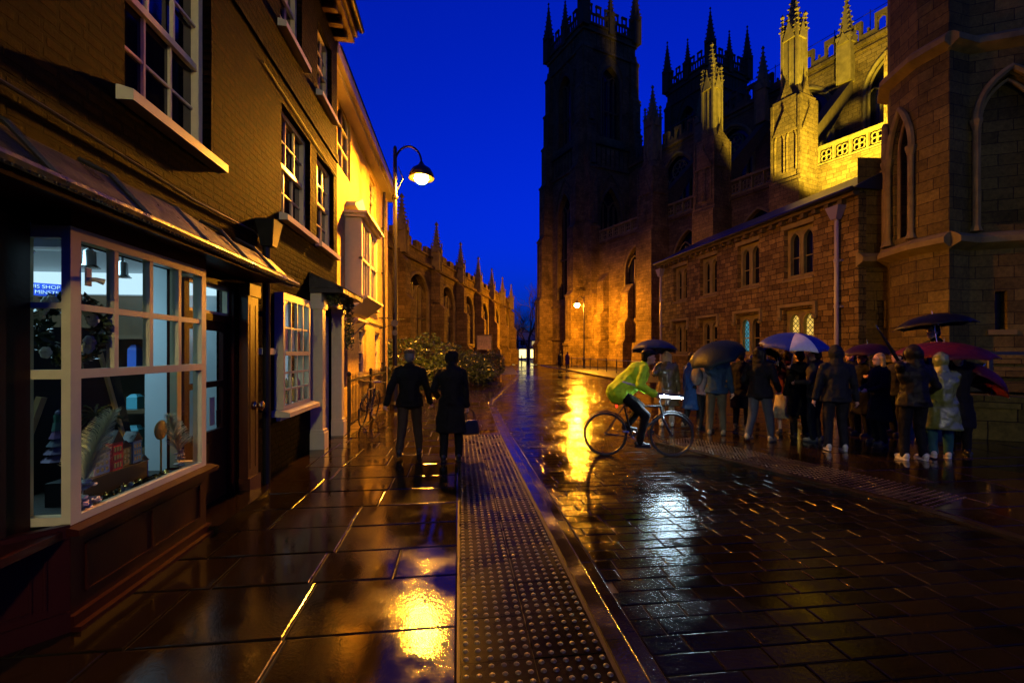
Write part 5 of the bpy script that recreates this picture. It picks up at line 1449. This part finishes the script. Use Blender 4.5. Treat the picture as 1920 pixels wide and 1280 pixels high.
    if hood and vox < .02:
        m = MB(); pts = [q(.072*math.cos(a),.088,.005+.1*math.sin(a)) for a in [2*PI*j/18 for j in range(18)]]; m.tube(pts,.016*k,6,closed=True); m.build('hood_rim', tc, jo)
    if glasses:
        m = MB()
        for s_ in (-1,1): m.tube([q(.034*s_+.026*math.cos(2*PI*j/12),.105,.012+.02*math.sin(2*PI*j/12)) for j in range(12)],.003,4,closed=True); m.tube([q(.06*s_,.1,.014),q(.08*s_,.0,.014)],.003,4)
        m.tube([q(-.008,.107,.014),q(.008,.107,.014)],.003,4); m.build('glasses', M['black'], bo)
    if pack is not None:
        m = MB(); m.ell(J['chest']+V(0,-.23,-.03),(.15*k,.1*k,.22*k)); blob(m,'backpack',pack,t,.014,3,.02)
    return t, J

def umbrella(label, top, tilt_az, tilt, rad, depth, mats, hand_len=.85, seg=8, closed=False, clear=False, name='umbrella'):
    # top: canopy apex in the world; tilt_az: heading towards which the apex leans back from the hand
    t = thing(name, label, 'umbrella', top)
    ax = Vector((math.sin(R(tilt_az))*math.sin(R(tilt)), math.cos(R(tilt_az))*math.sin(R(tilt)), math.cos(R(tilt))))
    t.rotation_euler = Vector((0,0,1)).rotation_difference(ax).to_euler()
    m = MB(); nr = 7; sub = 4; n = seg*sub
    vs = [(0,0,0)]; 
    for i in range(1,nr+1):
        f_ = i/nr; th = f_*R(62)
        r_ = rad*math.sin(th)/math.sin(R(62)); z = -depth*(1-math.cos(th))/(1-math.cos(R(62)))
        for j in range(n):
            u = (j % sub)/sub; sc = 1-.10*math.sin(PI*u)*f_*f_
            a = 2*PI*j/n; vs.append((r_*sc*math.cos(a), r_*sc*math.sin(a), z+.03*rad*math.sin(PI*u)*f_*f_))
    fs = [(0,1+j,1+(j+1)%n) for j in range(n)]; mi = [(j//sub)%len(mats) for j in range(n)]
    for i in range(nr-1):
        for j in range(n):
            l_ = (j+1)%n; fs.append((1+i*n+j,1+(i+1)*n+j,1+(i+1)*n+l_,1+i*n+l_)); mi.append((j//sub)%len(mats))
    m.v = vs; m.f = fs; m.mi = mi
    co = m.build('canopy', mats, t, smooth=True)
    so = co.modifiers.new('thick','SOLIDIFY'); so.thickness = .003
    m = MB()
    for j in range(seg):
        a = 2*PI*j/seg; pts = []
        for i in range(nr+1):
            th = i/nr*R(62); r_ = rad*math.sin(th)/math.sin(R(62)); z = -depth*(1-math.cos(th))/(1-math.cos(R(62))); pts.append((r_*math.cos(a),r_*math.sin(a),z-.008))
        m.tube(pts,.003,4); mid = pts[4]; m.tube([mid,(0,0,-depth-.12)],.0028,4)
        m.ell(pts[-1],(.007,.007,.01),6,4)
    m.build('ribs', M['steel'] if not clear else M['white'], t)
    m = MB(); m.tube([(0,0,.0),(0,0,-hand_len)],.006,6); m.build('shaft', M['steel'], t)
    m = MB(); m.tube([(0,0,-hand_len),(0,0,-hand_len-.12)],.013,8); m.build('handle', M['black'], t)
    m = MB(); m.tube([(0,0,0),(0,0,.07)],[.006,.003],6); m.build('ferrule', M['steel'], t)
    return t, top-ax*(hand_len+.05)

nav = C('navy_nylon',(.008,.014,.06),.5,.15); blk = C('black_nylon',(.006,.006,.007),.5,.15); mar = C('maroon_nylon',(.075,.006,.01),.5,.15); dred = C('dark_red_nylon',(.06,.005,.012),.5,.15)
roy = C('royal_blue_nylon',(.01,.025,.24),.5,.15); wht = C('white_nylon',(.5,.5,.52),.5,.4); teal = C('dark_teal_nylon',(.004,.014,.022),.5,.15); aub = C('aubergine_nylon',(.03,.006,.02),.5,.15)
clr = glass('clear_vinyl',(.86,.88,.9),1.6)
kit_black = C('black_cloth',(.010,.009,.009)); kit_dk = C('charcoal_cloth',(.02,.019,.02)); kit_grey = C('slate_blue_cloth',(.018,.021,.027)); jeans = C('grey_denim',(.04,.043,.045)); khaki = C('khaki_cotton',(.06,.046,.022))
cream = C('cream_cotton',(.3,.25,.15)); redc = C('dark_red_wool',(.07,.01,.012)); leg_teal = C('teal_leggings',(.015,.06,.06)); white_sh = pbr('white_trainer',(.42,.40,.28),.4,noise=.2); tan_sh = pbr('tan_trainer',(.2,.15,.07),.5,noise=.2); blk_sh = pbr('black_boot',(.012,.011,.01),.35)
brown_hair = C('brown_hair',(.03,.016,.008),.5); black_hair = C('black_hair',(.008,.006,.005),.45); blond_hair = C('blonde_hair',(.3,.19,.08),.5); grey_hair = C('grey_hair',(.12,.1,.09),.5)
lime = C('hi_vis_lime',(.42,.68,.02),.6); reflect = pbr('reflective_tape',(.6,.6,.6),.3,metal=.6); blue_c = C('blue_raincoat',(.01,.05,.16),.5); pinkg = C('pale_pink_sleeves',(.2,.14,.14)); green_p = pbr('green_rain_poncho',(.12,.135,.025),.22,noise=.3,nscale=10,bump=.7,bscale=16,spec=.7); amberp = pbr('straw_rain_poncho',(.09,.065,.022),.25,noise=.3,nscale=10,bump=.6,bscale=14,spec=.6)
brn_j = C('brown_grey_jacket',(.045,.036,.028)); tr_br = C('brown_trousers',(.045,.03,.018)); whsole = pbr('white_sole',(.5,.48,.36),.5)

def g_(px, d): return at(px, d, .008)
# --- the two walkers on the left pavement
person('man in a flat cap and dark jacket walking away along the pavement', at(768,7.15), 2, 1.70, 'jacket', kit_black, tr_br, blk_sh, 'short', grey_hair, stride=.19, width=1.14, cap=C('tweed_cap',(.10,.06,.03)), hands=(('L',-.36,-.10,.86),('L',.33,.12,.86)))
wt,wj = person('stooped hooded walker in a long dark coat carrying a handbag', at(846,6.85), 3, 1.68, 'coat', C('black_wool_coat',(.012,.010,.009)), kit_black, blk_sh, None, None, hood=True, stride=.06, stoop=.16, width=1.0, hands=(('L',-.22,.22,1.0),('L',.25,.12,.80)))
hw = wt.matrix_basis @ Vector(wj['wriR'])
bg = thing('handbag', 'black leather handbag carried by the stooped walker', 'handbag', hw+Vector((.05,.03,-.44)), R(20))
m = MB(); m.prism([(-.14,0),(.14,0),(.11,.22),(-.11,.22)],-.055,.055,'y'); o = m.build('bag_body', blk_sh, bg); b = o.modifiers.new('round','BEVEL'); b.width = .02; b.segments = 3
m = MB()
for y in (-.04,.04): m.tube([(-.08,y,.2),(-.06,y*.6,.33),(0,y*.2,.40),(.06,y*.6,.33),(.08,y,.2)],.007,6)
m.build('handle', blk_sh, bg)

# --- the crowd under umbrellas, left to right
def held(px, py, d, lab, az, tilt, rad, dep, mats, hl=.85, **kw):
    return umbrella(lab, at(px,d,hz(py,d)), az, tilt, rad, dep, mats, hl, **kw)
u,h = held(1226,637,10.2,'navy umbrella nearest the lit cathedral base, leftmost in the crowd', 20, 8, .52, .26, [nav], .72)
person('person in a straw coloured rain poncho and cream trousers under the navy umbrella', g_(1250,10.0), 20, 1.64, 'poncho', amberp, cream, white_sh, 'long', blond_hair, hands=(h,None))
person('person in a blue raincoat facing right beside the straw poncho', g_(1297,9.7), 80, 1.62, 'coat', blue_c, kit_dk, tan_sh, 'short', brown_hair, stride=.12, look=10)
person('short person with pale pink sleeves facing right between two taller figures', g_(1320,9.4), 70, 1.60, 'jacket', pinkg, kit_dk, blk_sh, 'short', brown_hair, hands=(None,('L',.2,.3,1.1)), pack=C('white_pack',(.12,.11,.10)))
u,h = held(1336,646,8.9,'big black teal umbrella tilted low behind a man in khaki trousers', 250, 28, .56, .26, [teal], .6)
person('man in a dark blue jacket and khaki trousers with his back to the road', g_(1343,9.0), 30, 1.73, 'jacket', C('dark_blue_jacket',(.012,.03,.055)), khaki, tan_sh, 'short', brown_hair, hands=(h,None), width=1.1)
person('tall hooded figure in a black jacket and grey jeans with tan trainers', g_(1424,8.3), 60, 1.74, 'jacket', kit_black, jeans, tan_sh, 'long', black_hair, stride=.16, width=1.15, hands=(('L',-.2,.2,1.0),('L',.25,.2,.95)))
u,h = held(1443,652,8.9,'clear vinyl dome umbrella with water drops in the middle of the crowd', 90, 15, .36, .34, [clr], .6, clear=True)
person('woman in a dark red coat and cream skirt under the blue and white umbrella', g_(1474,9.0), 20, 1.66, 'jacket', redc, None, blk_sh, 'bob', brown_hair, bareleg=True, skirt=cream, hands=(h,None))
u4,h = held(1492,624,8.4,'large golf umbrella in royal blue and white panels', 180, 10, .60, .27, [roy,roy,wht,wht] if False else [roy,wht,roy,roy], .62)
m = MB()
for j,(a0,a1,z0) in enumerate(((-.10,.10,.33),(-.07,.12,.39),(-.13,.05,.45))):
    pass
person('figure in a black coat holding the blue and white golf umbrella', g_(1500,8.7), 10, 1.66, 'coat', kit_black, kit_black, blk_sh, 'short', black_hair, hands=(None,h))
person('figure in a brown grey jacket and dark jeans left of the slate hood', g_(1530,8.3), 330, 1.70, 'jacket', brn_j, kit_dk, tan_sh, 'short', brown_hair, hands=(('L',-.15,.28,1.1),('L',.15,.28,1.1)))
person('man in a slate blue hooded rain jacket and striped white trainers', g_(1568,7.55), 25, 1.72, 'jacket', kit_grey, kit_dk, white_sh, None, None, hood=True, width=1.16, stripes=True, soles=whsole, stride=.05)
u,h = held(1626,644,8.6,'small aubergine umbrella right of the slate blue hood', 270, 6, .42, .2, [aub], .6)
person('dark haired person in a black coat looking left under the aubergine umbrella', g_(1618,8.9), 270, 1.62, 'coat', kit_black, kit_black, blk_sh, 'short', black_hair, hands=(h,None))
person('blonde woman in glasses and a black coat looking left', g_(1650,8.1), 285, 1.60, 'coat', C('ink_coat',(.012,.012,.016)), kit_black, blk_sh, 'bob', blond_hair, glasses=True, hands=(('L',-.12,.28,1.05),('L',.12,.28,1.05)))
person('person with short dark hair half hidden behind the raised arm', g_(1684,9.0), 280, 1.64, 'jacket', kit_dk, kit_black, blk_sh, 'short', black_hair)
hp = at(1688,6.9,1.47)
person('broad man in a black jacket and white trainers raising a furled umbrella', g_(1714,6.9), 12, 1.71, 'jacket', C('black_shell',(.014,.012,.010),.5), kit_black, white_sh, None, None, hood=True, width=1.22, soles=whsole, hands=(hp,('L',.3,.2,1.0)))
fu = thing('furled_umbrella', 'thin furled umbrella raised diagonally above the broad man', 'umbrella', hp)
e_ = at(1643,6.9,hz(611,6.9))-hp
m = MB(); m.tube([e_*.0,e_*.25,e_*.6,e_*.88,e_*.9],[.02,.026,.02,.01,.004],8); m.build('furled_canopy', blk, fu)
m = MB(); m.tube([e_*.9,e_*1.02],.005,6); m.build('ferrule', M['steel'], fu)
m = MB(); m.tube([e_*-.25,e_*0],.011,8); m.build('handle', M['black'], fu)
u,h = held(1770,641,7.4,'wide maroon umbrella spread over the green poncho', 200, 5, .66, .24, [mar], .62)
person('woman in a wet green rain poncho, teal leggings and white trainers', g_(1764,7.0), 40, 1.60, 'poncho', green_p, leg_teal, white_sh, None, None, hood=True, soles=whsole, stride=.1, width=.95, hands=(None,h))
u,h = held(1842,688,7.5,'dark red umbrella tilted down at the right behind the smiling woman', 115, 35, .52, .26, [dred], .6)
person('smiling dark haired woman with red lips in a long black coat', g_(1795,7.35), 215, 1.62, 'coat', kit_black, kit_black, blk_sh, 'bob', black_hair, lips=True, hands=(h,None), look=-8)
u,h = held(1748,589,8.5,'broad black umbrella held highest over the crowd', 330, 7, .60, .24, [blk], .55)
person('tall man in profile standing on the step under the high black umbrella', at(1752,8.8,.38), 285, 1.76, 'jacket', kit_black, kit_black, blk_sh, 'short', black_hair, hands=(h,None))
person('dark figure in the back row between the teal umbrella and the tall hooded figure', g_(1390,9.8), 40, 1.66, 'coat', kit_black, kit_black, blk_sh, 'short', black_hair)
person('dark figure in the back row just behind the brown grey jacket', g_(1516,9.9), 350, 1.62, 'jacket', kit_dk, kit_black, blk_sh, 'long', brown_hair)
person('dark capped figure in the back row right of the slate blue hood', g_(1598,9.5), 300, 1.66, 'jacket', kit_black, kit_black, blk_sh, 'short', brown_hair, cap=kit_black)
person('dark figure between the broad man and the green poncho', g_(1738,8.2), 320, 1.60, 'coat', kit_dk, kit_black, blk_sh, 'bob', black_hair)
# --- far pair near the cathedral base
person('distant left walker of a pair beside the cathedral base', at(1050,46), 330, 1.72, 'coat', kit_dk, kit_dk, blk_sh, 'short', black_hair, vox=.03, group='far pair of walkers')
person('distant right walker of a pair nearer the far street lamp', at(1064,45), 330, 1.68, 'coat', C('purple_coat',(.05,.02,.06)), kit_dk, blk_sh, 'short', brown_hair, vox=.03, group='far pair of walkers')

# ================================================================== BICYCLES (local x forward)
def bicycle(label, loc, rz, col, lean=0.0):
    t = thing('bicycle', label, 'bicycle', loc, rz); t.rotation_euler = (lean,0,rz)
    fm = pbr('bicycle_paint',col,.3)
    for x in (-.52,.53):
        w_ = MB(); w_.T = Matrix.Translation((x,0,.345)); w_.tube([(.318*math.cos(2*PI*k/36),0,.318*math.sin(2*PI*k/36)) for k in range(36)],.009,5,closed=True)
        for k in range(18):
            a = 2*PI*k/18; w_.tube([(.02*math.cos(a+.6),(.02 if k%2 else -.02),.02*math.sin(a+.6)),(.315*math.cos(a),0,.315*math.sin(a))],.0016,3,caps=False)
        w_.tube([(0,-.05,0),(0,.05,0)],.016,8); wo_ = w_.build('wheel', M['iron'], t)
        w_ = MB(); w_.T = Matrix.Translation((x,0,.345)); w_.tube([(.335*math.cos(2*PI*k/36),0,.335*math.sin(2*PI*k/36)) for k in range(36)],.019,8,closed=True); w_.build('tyre', M['rubber'], wo_, smooth=True)
        w_ = MB(); w_.T = Matrix.Translation((x,0,.345)); w_.tube([(.372*math.cos(a),0,.372*math.sin(a)) for a in [R(20+10*k) for k in range(15)]],.012,5); w_.build('mudguard', M['black'], t)
    f = MB(); bb = (-.09,0,.30); st_ = (-.22,0,.80); hd = (.36,0,.80); hb = (.39,0,.66)
    for a,b,r_ in ((bb,st_,.016),(st_,hd,.015),(bb,hb,.019),(hd,hb,.02)): f.tube([a,b],r_,8)
    for s_ in (-.055,.055): f.tube([bb,(-.52,s_,.345)],.009,6); f.tube([st_,(-.52,s_,.345)],.008,6)
    f.build('frame', fm, t)
    f = MB(); f.tube([hd,(.345,0,.86)],.013,6)
    for s_ in (-.05,.05): f.tube([hb,(.40,s_,.6),(.47,s_,.45),(.53,s_,.345)],.012,6)
    f.build('fork', fm, t)
    f = MB(); f.tube([(.345,0,.86),(.37,0,.98)],.013,6); f.tube([(.24,-.29,1.0),(.33,-.25,1.01),(.39,-.1,.99),(.39,.1,.99),(.33,.25,1.01),(.24,.29,1.0)],.012,7); ho = f.build('handlebar', M['steel'], t)
    for s_ in (-1,1): f = MB(); f.tube([(.24,.29*s_,1.0),(.14,.30*s_,.985)],.018,8); f.build('grip', M['rubber'], ho)
    f = MB(); f.tube([st_,(-.25,0,.93)],.013,6); f.build('seat_post', M['steel'], t)
    f = MB(); f.ell((-.30,0,.955),(.10,.085,.035)); f.ell((-.16,0,.955),(.11,.035,.028)); f.build('saddle', M['black'], t, smooth=True)
    f = MB(); f.T = Matrix.Translation(bb); f.tube([(.09*math.cos(2*PI*k/20),.03,.09*math.sin(2*PI*k/20)) for k in range(20)],.006,4,closed=True); f.tube([(0,-.06,0),(0,.06,0)],.02,8); f.tube([(0,.05,0),(.12,.06,-.11)],.01,6); f.tube([(0,-.05,0),(-.12,-.06,.11)],.01,6); f.box(.08,.17,.06,.15,-.125,-.1); f.box(-.17,-.08,-.15,-.06,.1,.125); f.build('crankset', M['steel'], t)
    return t
p1 = c2w(-3.62,10.75); p2 = c2w(-3.70,11.85)
bicycle('dark city bicycle parked against the iron railings', (-2.12,10.95,0), R(-90-4), (.02,.02,.022), R(-7))
# moving cyclist in hi-vis
bc = at(1196,7.3,ROADZ); crz = -YAW-R(4)
bk = bicycle('black bicycle ridden by the person in the lime jacket', bc, crz, (.015,.015,.015))
f = MB(); f.tube([(.27,0,.985),(.70,0,.955)],.032,10); 
lb_ = thing('headlamp_streak', 'glowing white bar made for the motion streak of the bicycle headlamp', 'light streak', bc, crz)  # solid glowing bar built for the headlamp's motion streak
f.build('glowing_tube', emit('headlamp_streak_glow',(.62,.86,1),380), lb_, smooth=True)
f = MB(); f.tube([(.24,0,.988),(.27,0,.986)],.025,8); f.tube([(.70,0,.955),(.72,0,.953)],.025,8); f.box(.36,.40,-.03,.03,.955,.975); f.build('bracket', M['black'], lb_)
f = MB(); ns_ = [(.037*math.cos(a),.037*math.sin(a)) for a in [R(-10+20*k) for k in range(11)]]  # half shell added above the bar to keep its glow off the rider's face
f.add([(x,p[0],z+p[1]) for x,z in ((.26,.986),(.71,.954)) for p in ns_],[(k,k+1,k+12,k+11) for k in range(10)]); o = f.build('housing', M['black'], lb_); b = o.modifiers.new('thick','SOLIDIFY'); b.thickness = .004; b.offset = 1
f = MB(); f.ell((-.34,0,.80),(.02,.02,.03)); f.build('rear_lamp', emit('red_rear_lamp',(1,.03,.01),3), bk)
w2 = lambda x,y,z: Vector((y,x,z))
sit = {}
# rider's local frame: +y forward, +x right; bicycle x forward -> rider y
sit = {'pel':(0,-.30,1.03),'chest':(0,-.02,1.30),'neck':(0,.10,1.46),'head':(0,.17,1.585),'shoL':(-.19,.06,1.40),'shoR':(.19,.06,1.40),
       'hipL':(-.095,-.28,1.0),'hipR':(.095,-.28,1.0),'kneL':(-.10,.06,.78),'ankL':(-.11,-.16,.46),'kneR':(.10,.10,.66),'ankR':(.11,.0,.24)}
rid,_ = person('cyclist in a bright lime hi-vis jacket riding past the crowd', bc, math.degrees(math.atan2(math.cos(crz),math.sin(crz))), 1.75, 'puffer', lime, kit_black, blk_sh, 'short', black_hair, sit=sit, skin='skindark', cap=C('black_helmet',(.01,.01,.01),.4), hands=(('L',-.29,.19,1.02),('L',.29,.19,1.02)), width=1.1)
f = MB()
f.tube([(.2*math.cos(2*PI*k/20)*1.02,-.16+.165*math.sin(2*PI*k/20)+.05*0,1.17+.07*math.sin(2*PI*k/20)*-.6) for k in range(20)],.018,5,closed=True); f.build('reflective_band', reflect, rid)

# ================================================================== CAMERA, WORLD
cd_ = bpy.data.cameras.new('camera'); cd_.sensor_width = 36; cd_.lens = FPX/1920*36; cd_.shift_y = 20/1920; cd_.clip_end = 3000; cd_.clip_start = .05
cam = bpy.data.objects.new('camera', cd_); COL.objects.link(cam); cam.location = (0,0,EYE); cam.rotation_euler = (R(90),0,-YAW); S.camera = cam
wd = bpy.data.worlds.new('World'); S.world = wd; wd.use_nodes = True
nt = wd.node_tree; nt.nodes.clear()
sky = nt.nodes.new('ShaderNodeTexSky'); sky.sky_type = 'NISHITA'; sky.sun_disc = False; sky.sun_elevation = R(1.0); sky.sun_rotation = R(200); sky.ozone_density = 4
mul = nt.nodes.new('ShaderNodeMix'); mul.data_type = 'RGBA'; mul.blend_type = 'MULTIPLY'; mul.inputs[0].default_value = 1
mul.inputs[7].default_value = (.02,.62,7.6,1)
bgn = nt.nodes.new('ShaderNodeBackground'); bgn.inputs[1].default_value = .09
out = nt.nodes.new('ShaderNodeOutputWorld')
nt.links.new(sky.outputs[0], mul.inputs[6]); nt.links.new(mul.outputs[2], bgn.inputs[0]); nt.links.new(bgn.outputs[0], out.inputs[0])
vs_ = S.view_settings; vs_.view_transform = 'Standard'; vs_.look = 'None'; vs_.exposure = 0; vs_.gamma = 1
S.render.engine = 'CYCLES'
S.cycles.use_denoising = True
S.cycles.max_bounces = 6; S.cycles.diffuse_bounces = 2; S.cycles.glossy_bounces = 4; S.cycles.transparent_max_bounces = 12; S.cycles.sample_clamp_indirect = 4; S.cycles.caustics_reflective = False; S.cycles.caustics_refractive = False
